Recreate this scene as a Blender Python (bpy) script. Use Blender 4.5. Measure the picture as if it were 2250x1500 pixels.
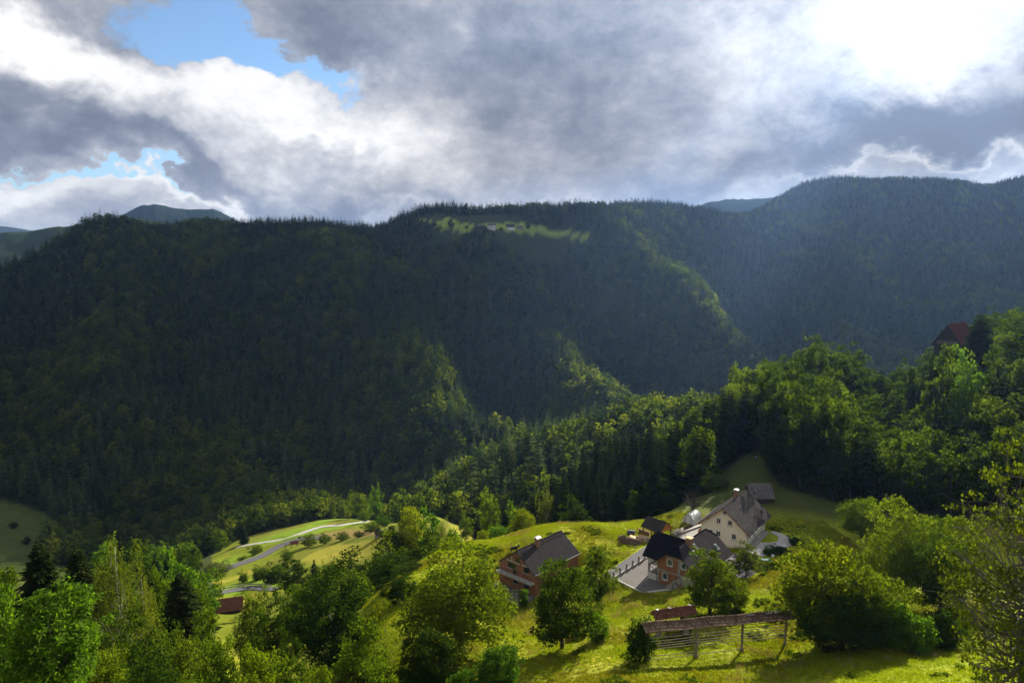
import bpy, math, random
import numpy as np
from mathutils import Vector, Matrix

random.seed(7)
RS = np.random.RandomState(11)
scene = bpy.context.scene
for o in list(bpy.data.objects):
    bpy.data.objects.remove(o)
col = scene.collection
R = math.radians

# ------------------------------------------------------------------ camera
PITCH = R(6.2)
FOC = 1500.0                      # focal length in pixels of the 2250 px wide photograph (24 mm on 36 mm)
cd = bpy.data.cameras.new('camera')
cam = bpy.data.objects.new('camera', cd)
col.objects.link(cam)
cam.location = (0, 0, 0)
cam.rotation_euler = (R(90) - PITCH, 0, 0)
cd.sensor_width = 36.0
cd.lens = 24.0
cd.clip_start = 0.5
cd.clip_end = 40000.0
scene.camera = cam
scene.view_settings.view_transform = 'Standard'
scene.view_settings.look = 'None'
scene.view_settings.exposure = 1.1
scene.view_settings.gamma = 1.0
scene.view_settings.use_curve_mapping = False
scene.render.engine = 'CYCLES'
scene.cycles.use_denoising = True
scene.cycles.use_adaptive_sampling = False
scene.cycles.adaptive_threshold = 0.02
scene.cycles.max_bounces = 4
scene.cycles.diffuse_bounces = 2
scene.cycles.transmission_bounces = 4
scene.cycles.transparent_max_bounces = 6
scene.cycles.volume_bounces = 0
scene.cycles.sample_clamp_indirect = 4.0

def at(px, py, d):
    """world point seen at a photograph pixel, at depth d metres"""
    u = (px - 1125.0) / FOC
    v = (750.0 - py) / FOC
    c, s = math.cos(PITCH), math.sin(PITCH)
    return Vector((u * d, d * (c + v * s), d * (-s + v * c)))

def azel(px, py):
    p = at(px, py, 1.0).normalized()
    return math.atan2(p.x, p.y), math.asin(p.z)

# ------------------------------------------------------------------ sun and sky
SUN_AZ, SUN_EL = R(32), R(24)
SUN = Vector((math.sin(SUN_AZ) * math.cos(SUN_EL), math.cos(SUN_AZ) * math.cos(SUN_EL), math.sin(SUN_EL)))
ld = bpy.data.lights.new('sun', 'SUN')
ld.energy = 5.0
ld.angle = R(0.5)
ld.color = (1.0, 0.93, 0.79)
sun = bpy.data.objects.new('sun', ld)
col.objects.link(sun)
sun.rotation_euler = SUN.to_track_quat('Z', 'Y').to_euler()

world = bpy.data.worlds.new('World')
scene.world = world
world.use_nodes = True
world.cycles.sampling_method = 'MANUAL'
world.cycles.sample_map_resolution = 1024

class NT:
    """small helper to write node trees"""
    def __init__(self, nt):
        self.nt = nt
        nt.nodes.clear()
    def n(self, kind, **kw):
        nd = self.nt.nodes.new(kind)
        for k, v in kw.items():
            setattr(nd, k, v)
        return nd
    def put(self, sock, v):
        if hasattr(v, 'is_linked') or isinstance(v, bpy.types.NodeSocket):
            self.nt.links.new(v, sock)
        elif isinstance(v, (tuple, list)) and sock.type == 'RGBA' and len(v) == 3:
            sock.default_value = (*v, 1.0)
        else:
            sock.default_value = v
    def math(self, op, a, b=0.0, c=0.0, clamp=False):
        nd = self.n('ShaderNodeMath', operation=op, use_clamp=clamp)
        for i, v in enumerate((a, b, c)):
            self.put(nd.inputs[i], v)
        return nd.outputs[0]
    def vec(self, op, a, b=(0, 0, 0)):
        nd = self.n('ShaderNodeVectorMath', operation=op)
        self.put(nd.inputs[0], a)
        if op == 'SCALE':
            self.put(nd.inputs['Scale'], b)
        else:
            self.put(nd.inputs[1], b)
        return nd.outputs['Value'] if op in ('DOT_PRODUCT', 'LENGTH') else nd.outputs[0]
    def noise(self, v, scale, detail=4, rough=0.55, dist=0.0, out='Fac'):
        nd = self.n('ShaderNodeTexNoise')
        if v is not None:
            self.put(nd.inputs['Vector'], v)
        nd.inputs['Scale'].default_value = scale
        nd.inputs['Detail'].default_value = detail
        nd.inputs['Roughness'].default_value = rough
        nd.inputs['Distortion'].default_value = dist
        return nd.outputs[out]
    def ramp(self, fac, stops):
        nd = self.n('ShaderNodeValToRGB')
        cr = nd.color_ramp
        while len(cr.elements) < len(stops):
            cr.elements.new(0.5)
        for e, (p, c) in zip(cr.elements, stops):
            e.position = p
            e.color = (*c, 1.0) if len(c) == 3 else c
        self.put(nd.inputs[0], fac)
        return nd.outputs[0]
    def mix(self, fac, a, b, blend='MIX'):
        nd = self.n('ShaderNodeMix', data_type='RGBA', blend_type=blend)
        self.put(nd.inputs['Factor'], fac)
        self.put(nd.inputs[6], a)
        self.put(nd.inputs[7], b)
        return nd.outputs[2]
    def smooth(self, v, lo, hi):
        nd = self.n('ShaderNodeMapRange', interpolation_type='SMOOTHSTEP')
        self.put(nd.inputs[0], v)
        nd.inputs[1].default_value = lo
        nd.inputs[2].default_value = hi
        return nd.outputs[0]

def build_sky():
    t = NT(world.node_tree)
    tc = t.n('ShaderNodeTexCoord')
    d = tc.outputs['Generated']
    sx = t.n('ShaderNodeSeparateXYZ')
    t.put(sx.inputs[0], d)
    az = t.math('ARCTAN2', sx.outputs[0], sx.outputs[1])
    el = t.math('ARCSINE', sx.outputs[2])
    cb = t.n('ShaderNodeCombineXYZ')
    t.put(cb.inputs[0], az)
    t.put(cb.inputs[1], el)
    P = cb.outputs[0]
    # cloud noise lives on a stretched copy of the view direction, so clouds flatten towards the horizon
    st = t.vec('MULTIPLY', d, (1.0, 1.0, 1.45))
    wn = t.noise(st, 3.2, 5, 0.6, 0.3, 'Color')
    warp = t.vec('SCALE', t.vec('SUBTRACT', wn, (0.5, 0.5, 0.5)), 0.30)
    wn2 = t.noise(st, 13.0, 5, 0.62, 0.2, 'Color')
    warp2 = t.vec('SCALE', t.vec('SUBTRACT', wn2, (0.5, 0.5, 0.5)), 0.10)
    Pw = t.vec('ADD', t.vec('ADD', P, warp), warp2)

    def field(base, blobs):
        acc = base
        for (px, py, w, h, rot, amp) in blobs:
            a, e = azel(px, py)
            mp = t.n('ShaderNodeMapping', vector_type='TEXTURE')
            t.put(mp.inputs['Vector'], Pw)
            mp.inputs['Location'].default_value = (a, e, 0)
            mp.inputs['Rotation'].default_value = (0, 0, R(rot))
            mp.inputs['Scale'].default_value = (w / 1500.0, h / 1500.0, 1.0)
            flat = t.vec('MULTIPLY', mp.outputs[0], (1, 1, 0))
            q = t.vec('DOT_PRODUCT', flat, flat)
            g = t.math('EXPONENT', t.math('MULTIPLY', q, -1.0))
            acc = t.math('MULTIPLY_ADD', g, amp, acc)
        return acc

    # brightness of the cloud cover (0 dark slate .. 1 white)
    bright = field(0.50, [
        (1250, 395, 420, 38, 0, -0.16),
        (150, 150, 330, 72, -18, 0.58), (560, 215, 330, 62, -14, 0.55), (20, 60, 130, 60, -10, 0.20), (330, 290, 200, 30, -12, 0.25),
        (190, 262, 210, 46, -6, -0.50), (120, 320, 330, 34, -6, -0.22), (300, 60, 120, 70, -30, -0.36), (640, 30, 190, 90, -25, -0.30), (860, 60, 190, 120, 10, -0.20),
        (1060, 70, 40, 60, 15, 0.30), (880, 190, 100, 50, 10, 0.14), (1210, 175, 220, 130, 0, -0.40), (1370, 60, 150, 160, 0, -0.14),
        (560, 400, 380, 40, -8, -0.22), (900, 350, 200, 40, -4, 0.10), (870, 420, 150, 14, -3, 0.25), (700, 300, 60, 20, 0, 0.26),
        (1650, 120, 150, 150, 20, 0.10), (1560, 190, 90, 80, 0, 0.20), (1990, 100, 210, 120, -25, 0.54), (2010, 230, 110, 50, 10, 0.30), (2080, -40, 200, 80, 0, 0.20),
        (2190, 230, 190, 90, 22, -0.75), (1760, 345, 330, 34, 3, -0.20), (2120, 330, 240, 30, 0, -0.20), (2060, 392, 250, 12, 0, 0.38), (1500, 330, 260, 60, 0, -0.08),
        (110, 455, 260, 36, -4, 0.50), (480, 462, 240, 15, -6, 0.46), (1090, 445, 110, 12, 0, 0.40),
    ])
    n1 = t.noise(st, 5.0, 9, 0.66, 0.35)
    n2 = t.noise(st, 19.0, 9, 0.66, 0.15)
    n3 = t.noise(st, 52.0, 7, 0.64, 0.1)
    bright = t.math('MULTIPLY_ADD', t.math('SUBTRACT', n1, 0.5), 1.05, bright)
    bright = t.math('MULTIPLY_ADD', t.math('SUBTRACT', n2, 0.5), 0.62, bright)
    bright = t.math('MULTIPLY_ADD', t.math('SUBTRACT', n3, 0.5), 0.20, bright)
    cc = t.ramp(t.math('MULTIPLY', bright, 0.8), [
        (0.00, (0.138, 0.152, 0.192)), (0.16, (0.195, 0.211, 0.256)), (0.32, (0.290, 0.303, 0.342)),
        (0.48, (0.415, 0.420, 0.442)), (0.62, (0.555, 0.555, 0.562)), (0.78, (0.72, 0.715, 0.70)), (1.0, (0.90, 0.90, 0.88))])
    # the glare of the sun through the cloud, on the side of the sun
    sd = t.vec('DOT_PRODUCT', d, tuple(SUN))
    glare = t.math('POWER', t.math('MAXIMUM', sd, 0.0), 60.0)
    cstr = t.math('MULTIPLY_ADD', glare, 0.22, 0.64)
    # gaps of blue sky
    gap = field(0.0, [
        (430, 80, 120, 50, -14, 1.0), (540, 120, 100, 30, -18, 0.9), (690, 180, 46, 30, -40, 0.7), (760, 225, 30, 30, 0, 0.45),
        (150, 412, 200, 9, -6, 0.75), (10, 368, 50, 12, 0, 0.6), (420, 438, 150, 7, -6, 0.5)])
    gn = t.noise(st, 9.0, 8, 0.62, 0.4)
    gap = t.math('MULTIPLY_ADD', t.math('SUBTRACT', gn, 0.5), 0.8, gap)
    gap = t.smooth(gap, 0.30, 0.66)
    sky = t.n('ShaderNodeTexSky', sky_type='NISHITA')
    sky.sun_disc = False
    sky.sun_elevation = SUN_EL
    sky.sun_rotation = SUN_AZ
    sky.air_density = 1.0
    sky.dust_density = 0.0
    sky.ozone_density = 3.5
    b1 = t.n('ShaderNodeBackground')
    t.put(b1.inputs[0], sky.outputs[0])
    b1.inputs[1].default_value = 0.075
    b2 = t.n('ShaderNodeBackground')
    t.put(b2.inputs[0], cc)
    t.put(b2.inputs[1], cstr)
    mx = t.n('ShaderNodeMixShader')
    t.put(mx.inputs[0], gap)
    t.nt.links.new(b2.outputs[0], mx.inputs[1])
    t.nt.links.new(b1.outputs[0], mx.inputs[2])
    out = t.n('ShaderNodeOutputWorld')
    t.nt.links.new(mx.outputs[0], out.inputs[0])
build_sky()

# ------------------------------------------------------------------ scene helpers
def tag(o, label=None, cat=None, group=None, kind=None):
    if label: o['label'] = label
    if cat: o['category'] = cat
    if group: o['group'] = group
    if kind: o['kind'] = kind
    return o

def empty(name, loc, rz=0.0, label=None, cat=None, group=None):
    o = bpy.data.objects.new(name, None)
    o.empty_display_size = 0.3
    col.objects.link(o)
    o.location = loc
    o.rotation_euler = (0, 0, rz)
    return tag(o, label, cat, group)

def link(name, me, parent=None):
    o = bpy.data.objects.new(name, me)
    col.objects.link(o)
    if parent is not None:
        o.parent = parent
    return o

class MB:
    """collects shapes, then builds ONE mesh"""
    def __init__(self):
        self.v, self.f = [], []
    def add(self, vs, fs):
        n = len(self.v)
        self.v += [tuple(p) for p in vs]
        self.f += [tuple(i + n for i in f) for f in fs]
        return self
    def box(self, x0, x1, y0, y1, z0, z1):
        vs = [(x0, y0, z0), (x1, y0, z0), (x1, y1, z0), (x0, y1, z0), (x0, y0, z1), (x1, y0, z1), (x1, y1, z1), (x0, y1, z1)]
        return self.add(vs, [(3, 2, 1, 0), (4, 5, 6, 7), (0, 1, 5, 4), (1, 2, 6, 5), (2, 3, 7, 6), (3, 0, 4, 7)])
    def prism(self, poly, a, b):
        """poly: ring of points; extruded from offset a to offset b (vectors)"""
        n = len(poly)
        a, b = Vector(a), Vector(b)
        vs = [Vector(p) + a for p in poly] + [Vector(p) + b for p in poly]
        fs = [tuple(range(n - 1, -1, -1)), tuple(range(n, 2 * n))]
        fs += [(i, (i + 1) % n, n + (i + 1) % n, n + i) for i in range(n)]
        return self.add(vs, fs)
    def tube(self, pts, rad, n=6, cap=True):
        pts = [Vector(p) for p in pts]
        if not hasattr(rad, '__len__'):
            rad = [rad] * len(pts)
        vs = []
        for i, p in enumerate(pts):
            t = (pts[min(i + 1, len(pts) - 1)] - pts[max(i - 1, 0)])
            if t.length < 1e-6: t = Vector((0, 0, 1))
            t.normalize()
            a = t.cross(Vector((0.13, 0.31, 0.94)))
            if a.length < 1e-3: a = t.cross(Vector((1, 0, 0)))
            a.normalize()
            b = t.cross(a)
            for k in range(n):
                q = 2 * math.pi * k / n
                vs.append(p + (a * math.cos(q) + b * math.sin(q)) * rad[i])
        fs = []
        for i in range(len(pts) - 1):
            for k in range(n):
                k2 = (k + 1) % n
                fs.append((i * n + k, i * n + k2, (i + 1) * n + k2, (i + 1) * n + k))
        if cap:
            fs.append(tuple(range(n - 1, -1, -1)))
            m = (len(pts) - 1) * n
            fs.append(tuple(m + k for k in range(n)))
        return self.add(vs, fs)
    def mesh(self, name, mat, smooth=False):
        me = bpy.data.meshes.new(name)
        me.from_pydata(self.v, [], self.f)
        if mat is not None:
            for m in (mat if isinstance(mat, (list, tuple)) else [mat]):
                me.materials.append(m)
        if smooth:
            me.polygons.foreach_set('use_smooth', [True] * len(me.polygons))
        me.update()
        return me
    def build(self, name, mat, parent=None, smooth=False):
        return link(name, self.mesh(name, mat, smooth), parent)

def np_mesh(name, V, F, mat, smooth=False):
    """mesh from numpy arrays; F is (n,3) or (n,4)"""
    me = bpy.data.meshes.new(name)
    V = np.ascontiguousarray(V, dtype=np.float32)
    F = np.ascontiguousarray(F, dtype=np.int32)
    k = F.shape[1]
    me.vertices.add(len(V))
    me.vertices.foreach_set('co', V.ravel())
    me.loops.add(F.size)
    me.loops.foreach_set('vertex_index', F.ravel())
    me.polygons.add(len(F))
    me.polygons.foreach_set('loop_start', np.arange(0, F.size, k, dtype=np.int32))
    if smooth:
        me.polygons.foreach_set('use_smooth', np.ones(len(F), dtype=bool))
    if mat is not None:
        me.materials.append(mat)
    me.update(calc_edges=True)
    me.validate()
    return me

def copy_tree(root, loc, rz=0.0, scale=1.0, label=None, cat=None, group=None):
    r = root.copy()
    col.objects.link(r)
    r.location = loc
    r.rotation_euler = (0, 0, rz)
    r.scale = scale if hasattr(scale, '__len__') else (scale,) * 3
    for ch in root.children:
        c = ch.copy()
        col.objects.link(c)
        c.parent = r
    if label: r['label'] = label
    if cat: r['category'] = cat
    if group: r['group'] = group
    return r

# ------------------------------------------------------------------ materials
def new_mat(name):
    m = bpy.data.materials.new(name)
    m.use_nodes = True
    return m, NT(m.node_tree)

def finish(t, color, rough=0.8, spec=0.3, bump=None, bump_d=0.02, bump_s=0.6, metal=0.0):
    p = t.n('ShaderNodeBsdfPrincipled')
    t.put(p.inputs['Base Color'], color)
    t.put(p.inputs['Roughness'], rough)
    p.inputs['Specular IOR Level'].default_value = spec
    p.inputs['Metallic'].default_value = metal
    if bump is not None:
        b = t.n('ShaderNodeBump')
        b.inputs['Distance'].default_value = bump_d
        b.inputs['Strength'].default_value = bump_s
        t.put(b.inputs['Height'], bump)
        t.put(p.inputs['Normal'], b.outputs[0])
    o = t.n('ShaderNodeOutputMaterial')
    t.nt.links.new(p.outputs[0], o.inputs[0])
    return p

def mat_plain(name, c, rough=0.8, var=0.25, scale=1.5, spec=0.3, metal=0.0, island=0.0):
    """one base colour with worn, uneven tone"""
    m, t = new_mat(name)
    tc = t.n('ShaderNodeTexCoord').outputs['Object']
    n = t.noise(tc, scale, 6, 0.65)
    n2 = t.noise(tc, scale * 9, 3, 0.6)
    f = t.math('MULTIPLY_ADD', t.math('SUBTRACT', n, 0.5), var * 2.2, 1.0)
    f = t.math('MULTIPLY_ADD', t.math('SUBTRACT', n2, 0.5), var * 1.0, f)
    if island:
        g = t.n('ShaderNodeNewGeometry').outputs['Random Per Island']
        f = t.math('MULTIPLY_ADD', t.math('SUBTRACT', g, 0.5), island * 2, f)
    c = t.vec('SCALE', tuple(c), f)
    finish(t, c, rough, spec, n2, 0.01, 0.3, metal)
    return m

def mat_leaf(name, dark, mid, light, trans=0.45, tcol=None, rough=0.55, oiw=0.46):
    """leaves: tone differs from leaf to leaf and tree to tree; light comes through them"""
    m, t = new_mat(name)
    g = t.n('ShaderNodeNewGeometry').outputs['Random Per Island']
    oi = t.n('ShaderNodeObjectInfo').outputs['Random']
    pos = t.n('ShaderNodeTexCoord').outputs['Object']
    n = t.noise(pos, 0.55, 3, 0.6)
    f = t.math('MULTIPLY_ADD', g, 0.42 if oiw < 0.5 else 0.22, t.math('MULTIPLY', oi, oiw))
    f = t.math('MULTIPLY_ADD', t.math('SUBTRACT', n, 0.5), 0.75, t.math('ADD', f, 0.10))
    q = 0.86
    c = t.ramp(f, [(0.05, tuple(v * q for v in dark)), (0.5, tuple(v * q for v in mid)), (0.95, tuple(v * q for v in light))])
    p = t.n('ShaderNodeBsdfDiffuse')
    t.put(p.inputs['Color'], c)
    tr = t.n('ShaderNodeBsdfTranslucent')
    t.put(tr.inputs[0], t.mix(1.0, c, tcol or (2.15, 2.15, 0.42), 'MULTIPLY'))
    mx = t.n('ShaderNodeMixShader')
    mx.inputs[0].default_value = trans
    t.nt.links.new(p.outputs[0], mx.inputs[1])
    t.nt.links.new(tr.outputs[0], mx.inputs[2])
    o = t.n('ShaderNodeOutputMaterial')
    t.nt.links.new(mx.outputs[0], o.inputs[0])
    return m

M = {}
M['leaf_beech'] = mat_leaf('leaf_beech', (0.020, 0.040, 0.008), (0.042, 0.075, 0.012), (0.080, 0.115, 0.016))
M['leaf_walnut'] = mat_leaf('leaf_walnut', (0.0390, 0.0715, 0.0078), (0.0780, 0.1235, 0.0104), (0.1365, 0.1755, 0.0156))
M['leaf_ash'] = mat_leaf('leaf_ash', (0.0392, 0.0868, 0.0112), (0.0728, 0.1470, 0.0168), (0.1190, 0.1960, 0.0224))
M['leaf_yellow'] = mat_leaf('leaf_yellow', (0.065, 0.095, 0.008), (0.125, 0.155, 0.010), (0.19, 0.205, 0.013), 0.58)
M['leaf_pear'] = mat_leaf('leaf_pear', (0.0480, 0.0696, 0.0216), (0.0900, 0.1176, 0.0408), (0.1560, 0.1800, 0.0780))
M['leaf_willow'] = mat_leaf('leaf_willow', (0.0576, 0.0744, 0.0312), (0.1020, 0.1260, 0.0576), (0.1560, 0.1800, 0.0900))
M['leaf_birch'] = mat_leaf('leaf_birch', (0.0480, 0.0696, 0.0120), (0.0900, 0.1140, 0.0192), (0.1440, 0.1680, 0.0312))
M['leaf_dark'] = mat_leaf('leaf_dark', (0.014, 0.032, 0.007), (0.028, 0.055, 0.010), (0.052, 0.085, 0.013))
M['leaf_lime'] = mat_leaf('leaf_lime', (0.028, 0.052, 0.008), (0.062, 0.100, 0.012), (0.115, 0.150, 0.018))
M['leaf_far'] = mat_leaf('leaf_far', (0.034, 0.052, 0.012), (0.080, 0.105, 0.018), (0.125, 0.150, 0.024), 0.5, (2.2, 2.2, 0.45), oiw=0.75)
M['leaf_wood'] = mat_leaf('leaf_wood', (0.010, 0.022, 0.005), (0.020, 0.039, 0.007), (0.038, 0.062, 0.010), 0.55, (3.6, 3.2, 0.5), oiw=0.6)
M['leaf_crisp'] = mat_leaf('leaf_crisp', (0.030, 0.052, 0.007), (0.058, 0.086, 0.009), (0.100, 0.125, 0.012))
M['needle'] = mat_leaf('needle', (0.014, 0.034, 0.013), (0.044, 0.076, 0.025), (0.098, 0.128, 0.038), 0.16, (1.6, 1.5, 0.7), 0.7, oiw=0.8)
M['needle_mid'] = mat_leaf('needle_mid', (0.007, 0.016, 0.006), (0.014, 0.027, 0.008), (0.028, 0.044, 0.012), 0.2, (2.4, 2.0, 0.6), 0.7, oiw=0.6)
M['needle_near'] = mat_leaf('needle_near', (0.012, 0.024, 0.007), (0.026, 0.042, 0.010), (0.050, 0.066, 0.013), 0.22, (1.8, 1.6, 0.6), 0.7)
M['bark'] = mat_plain('bark', (0.055, 0.045, 0.036), 0.9, 0.4, 3.0)
M['bark_ash'] = mat_plain('bark_ash', (0.13, 0.115, 0.10), 0.9, 0.4, 3.0)
M['bark_birch'] = mat_plain('bark_birch', (0.42, 0.40, 0.36), 0.8, 0.5, 2.2)

# ------------------------------------------------------------------ terrain
# ground points: photograph pixel and depth in metres, minus the height of the trees standing there
GP = [
 # meadow under the camera and around the hay rack
 (1418,1452,92,0),(1726,1418,102,0),(1570,1438,97,0),(1500,1500,84,0),(1900,1500,80,0),(1200,1500,87,0),(2050,1432,95,0),(1225,1425,101,0),
 (1024,1420,103,0),(1347,1306,129,0),(1412,1303,127,0),(1640,1335,114,0),(1850,1408,98,0),(2000,1345,118,0),(1720,1230,142,0),(1560,1330,116,0),
 (1700,1185,156,0),(1780,1130,168,0),(1665,1104,178,0),(1650,1045,198,0),(1660,1008,212,0),(1580,1095,185,0),(1480,1128,174,0),(1900,1120,172,0),
 (1400,1147,168,0),(1300,1152,166,0),(1180,1166,161,0),(1050,1187,158,0),(960,1212,158,0),(900,1250,152,0),(850,1290,140,0),(830,1340,126,0),(840,1395,112,0),
 (1100,1290,138,0),(1150,1337,131,0),(1230,1337,128,0),(1400,1215,148,0),(1300,1240,142,0),(1470,1185,160,0),(1520,1150,168,0),(1440,1280,132,0),(1612,1217,152,0),(1607,1245,146,0),(1520,1230,142,0),
 (2245,1545,62,0),(2150,1500,72,0),
 # the wooded slope on the right
 (1850,1075,190,0),(2050,1075,178,0),(2250,1060,160,0),(1950,950,225,10),(2120,870,225,12),(2250,800,205,12),(2090,790,262,4),(1900,770,270,22),(1750,800,285,22),(2200,725,235,18),(2250,700,300,18),
 (1650,840,300,22),(1560,900,290,22),(1390,945,262,22),(1300,985,250,22),(1230,1045,240,22),(1130,1110,225,16),(1050,1125,225,12),
 # the second spur behind it
 (1550,850,430,20),(1430,862,440,20),(1300,892,455,20),(1200,925,470,20),(1080,968,490,20),(960,1030,530,22),(870,1090,560,22),(1350,1000,360,22),(1200,1040,350,22),(1060,1090,350,20),(1750,850,460,24),(1950,830,470,30),
 # valley floor and its meadows
 (830,1168,330,0),(1010,1165,300,0),(700,1235,300,0),(760,1205,320,0),(630,1255,300,0),(560,1262,318,0),(480,1305,270,0),(500,1345,245,0),(450,1290,290,0),
 (560,1215,385,0),(640,1195,380,0),(720,1172,400,0),(780,1145,440,0),(650,1170,420,0),(540,1195,425,0),(480,1215,420,0),(700,1130,500,4),(800,1130,490,4),(600,1150,495,4),(840,1072,640,0),(700,1075,590,14),
 (430,1190,500,6),(300,1180,520,14),(50,1150,500,0),(50,1225,430,0),(-150,1200,450,0),
 # the near slope under the trees at the left
 (600,1480,92,12),(600,1350,150,12),(620,1290,210,8),(720,1400,112,8),(720,1310,160,8),(400,1480,86,12),(400,1400,122,12),(330,1330,170,12),(330,1250,250,8),(150,1560,62,0),(150,1460,96,10),(150,1350,140,12),(130,1250,230,10),(900,1500,92,2),(0,1480,90,10),(-200,1450,100,10),(-200,1300,220,8),
 # the big mountain across the valley
 (-200,620,950,22),(0,565,1000,24),(150,508,1080,24),(300,477,1150,24),(480,482,1250,24),(700,468,1350,24),(860,474,1350,24),(1000,452,1430,22),(1150,462,1480,20),(1300,455,1560,20),(1450,437,1700,20),(1560,448,1800,20),
 (1650,455,2050,26),(1720,418,2150,22),(1780,396,2220,20),(1820,384,2250,18),(1870,388,2260,22),(1920,398,2280,32),(2020,396,2300,46),(2110,395,2300,42),(2200,395,2300,24),(2300,398,2300,24),(2450,402,2300,24),
 (0,760,780,22),(200,720,850,22),(400,700,900,22),(600,600,1050,22),(900,600,1090,22),(800,700,980,22),(200,900,680,22),(100,1020,590,22),(450,950,650,22),(700,900,735,22),(600,1030,600,24),(420,1080,560,24),
 (900,770,850,22),(980,850,760,22),(1055,940,690,20),(950,980,650,22),(1100,880,900,22),(1120,760,980,22),(1200,800,850,22),(1290,850,800,22),(1150,640,1100,22),(1300,720,1000,22),(1380,820,1000,22),
 (1400,600,1150,20),(1480,660,1060,20),(1560,720,980,20),(1620,790,900,20),(1700,760,1150,22),(1650,650,1350,22),(1900,740,1150,20),(2100,700,1250,20),(2100,600,1500,20),(2200,500,1850,18),(1800,560,1600,18),(1750,480,1900,18),(2400,700,1250,20),
 # the high farm on the far ridge
 (1080,500,1210,0),(1150,503,1215,0),(1060,498,1225,0),(980,490,1240,0),(1290,524,1195,0),(1220,505,1260,0),(1180,492,1290,0),(930,484,1250,0),(1100,488,1270,0),(1100,475,1340,10),
]
_pts, _val = [], []
for (px, py, d, h) in GP:
    p = at(px, py, d)
    _pts.append((math.atan2(p.x, p.y), math.hypot(p.x, p.y)))
    _val.append((p.z - h) / _pts[-1][1])
for th in (-0.9, -0.5, 0.0, 0.5, 0.9):                      # ground under and behind the frame
    for r_, z_ in ((8, -17), (20, -22), (40, -32)):
        _pts.append((th, r_)); _val.append(z_ / r_)
def _hid(px, r_, z_):
    _pts.append((math.atan2(px - 1125, 1500 * 0.99), r_)); _val.append(z_ / r_)
# hidden ground: hollows behind crests, backs of the mountains
for px, r_, z_ in ((1180,215,-92),(1050,210,-95),(960,205,-98),(900,190,-98),(1300,215,-88),(1400,210,-86),(1180,290,-125),(1050,290,-130),(1350,330,-118),(1500,350,-112),(1680,370,-105),(1850,360,-92),(2050,350,-80),(2250,380,-70),
                  (1000,430,-160),(1550,560,-150),(1300,590,-165),(1150,620,-180),(1750,640,-160),(1950,640,-150),(2200,600,-120),(1450,700,-170),(1650,760,-165),(1900,850,-165),(2200,850,-160),(1000,600,-190),
                  (0,1450,-110),(-250,1450,-130),(300,1750,-60),(700,1800,0),(1000,1900,40),(1300,2100,60),(1600,2500,60),(2000,2900,120),(2300,2900,120),(0,1800,-90),(700,2800,-40),(1300,3200,-20),(2000,4200,0),(-300,3200,-60),(300,3200,-60),(-300,6000,-90),(300,6000,-90),(900,6000,-90),(1500,6000,-60),(2100,6000,-60),(2600,6000,-60),(2600,3200,60)):
    _hid(px, r_, z_)
_pts = np.array(_pts); _val = np.array(_val)
SA, SB, RC = 0.10, 0.26, 0.55
_C = np.stack([_pts[:, 0] / SA, np.log(_pts[:, 1]) / SB], 1)
def _ker(A, B):
    return -np.sqrt(((A[:, None, :] - B[None, :, :]) ** 2).sum(-1) + RC * RC)
_n = len(_C)
_A = np.zeros((_n + 3, _n + 3))
_A[:_n, :_n] = _ker(_C, _C) + np.eye(_n) * 0.012
_A[:_n, _n] = 1; _A[:_n, _n + 1:] = _C; _A[_n:, :_n] = _A[:_n, _n:].T
_W = np.linalg.solve(_A, np.concatenate([_val, np.zeros(3)]))

def vnoise(x, y, seed=0):
    """smooth value noise in -1..1"""
    x = np.asarray(x, float); y = np.asarray(y, float)
    xi = np.floor(x).astype(np.int64); yi = np.floor(y).astype(np.int64)
    fx = x - xi; fy = y - yi
    fx = fx * fx * fx * (fx * (fx * 6 - 15) + 10); fy = fy * fy * fy * (fy * (fy * 6 - 15) + 10)
    def h(i, j):
        n = (i * 374761393 + j * 668265263 + seed * 974634721) & 0x7fffffff
        n = ((n ^ (n >> 13)) * 1274126177) & 0x7fffffff
        return ((n ^ (n >> 16)) & 0xffff) / 32767.5 - 1.0
    a = h(xi, yi); b = h(xi + 1, yi); c = h(xi, yi + 1); d = h(xi + 1, yi + 1)
    return (a * (1 - fx) + b * fx) * (1 - fy) + (c * (1 - fx) + d * fx) * fy

# spurs (+) and ravines (-) on the far slopes: pixel/depth line, height, half width
RELIEF = []
for line, amp, sg in (
    ([(720, 600, 1100), (780, 660, 1030), (850, 730, 950), (960, 850, 790), (1060, 950, 680)], 34, 75),
    ([(930, 560, 1170), (1010, 680, 1050), (1080, 800, 950), (1120, 900, 850), (1090, 975, 740)], -38, 60),
    ([(1070, 590, 1130), (1160, 720, 960), (1240, 810, 860), (1315, 875, 790)], 30, 58),
    ([(1240, 600, 1150), (1330, 750, 1020), (1390, 850, 930)], -34, 58),
    ([(1370, 580, 1170), (1430, 630, 1100), (1520, 690, 1010), (1610, 780, 910)], 34, 62),
    ([(1560, 540, 1450), (1660, 690, 1230), (1700, 800, 1020)], -34, 75),
    ([(1750, 480, 1900), (1800, 600, 1550), (1830, 720, 1200)], 30, 90),
    ([(1960, 480, 1950), (2000, 620, 1500), (2010, 720, 1200)], -30, 90),
    ([(2150, 470, 1950), (2180, 600, 1500), (2200, 700, 1250)], 26, 90),
    ([(370, 500, 1140), (365, 640, 960), (400, 800, 800), (430, 920, 680)], -20, 42),
    ([(230, 560, 1050), (190, 720, 850), (170, 860, 720)], 20, 60),
    ([(80, 640, 920), (60, 800, 750), (40, 930, 650)], -18, 50),
    ([(560, 540, 1170), (580, 700, 930), (640, 860, 760), (700, 980, 640)], -20, 48)):
    P_ = [at(*q) for q in line]
    RELIEF.append((np.array([(p.x, p.y) for p in P_]), amp * 1.35, sg))
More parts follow.
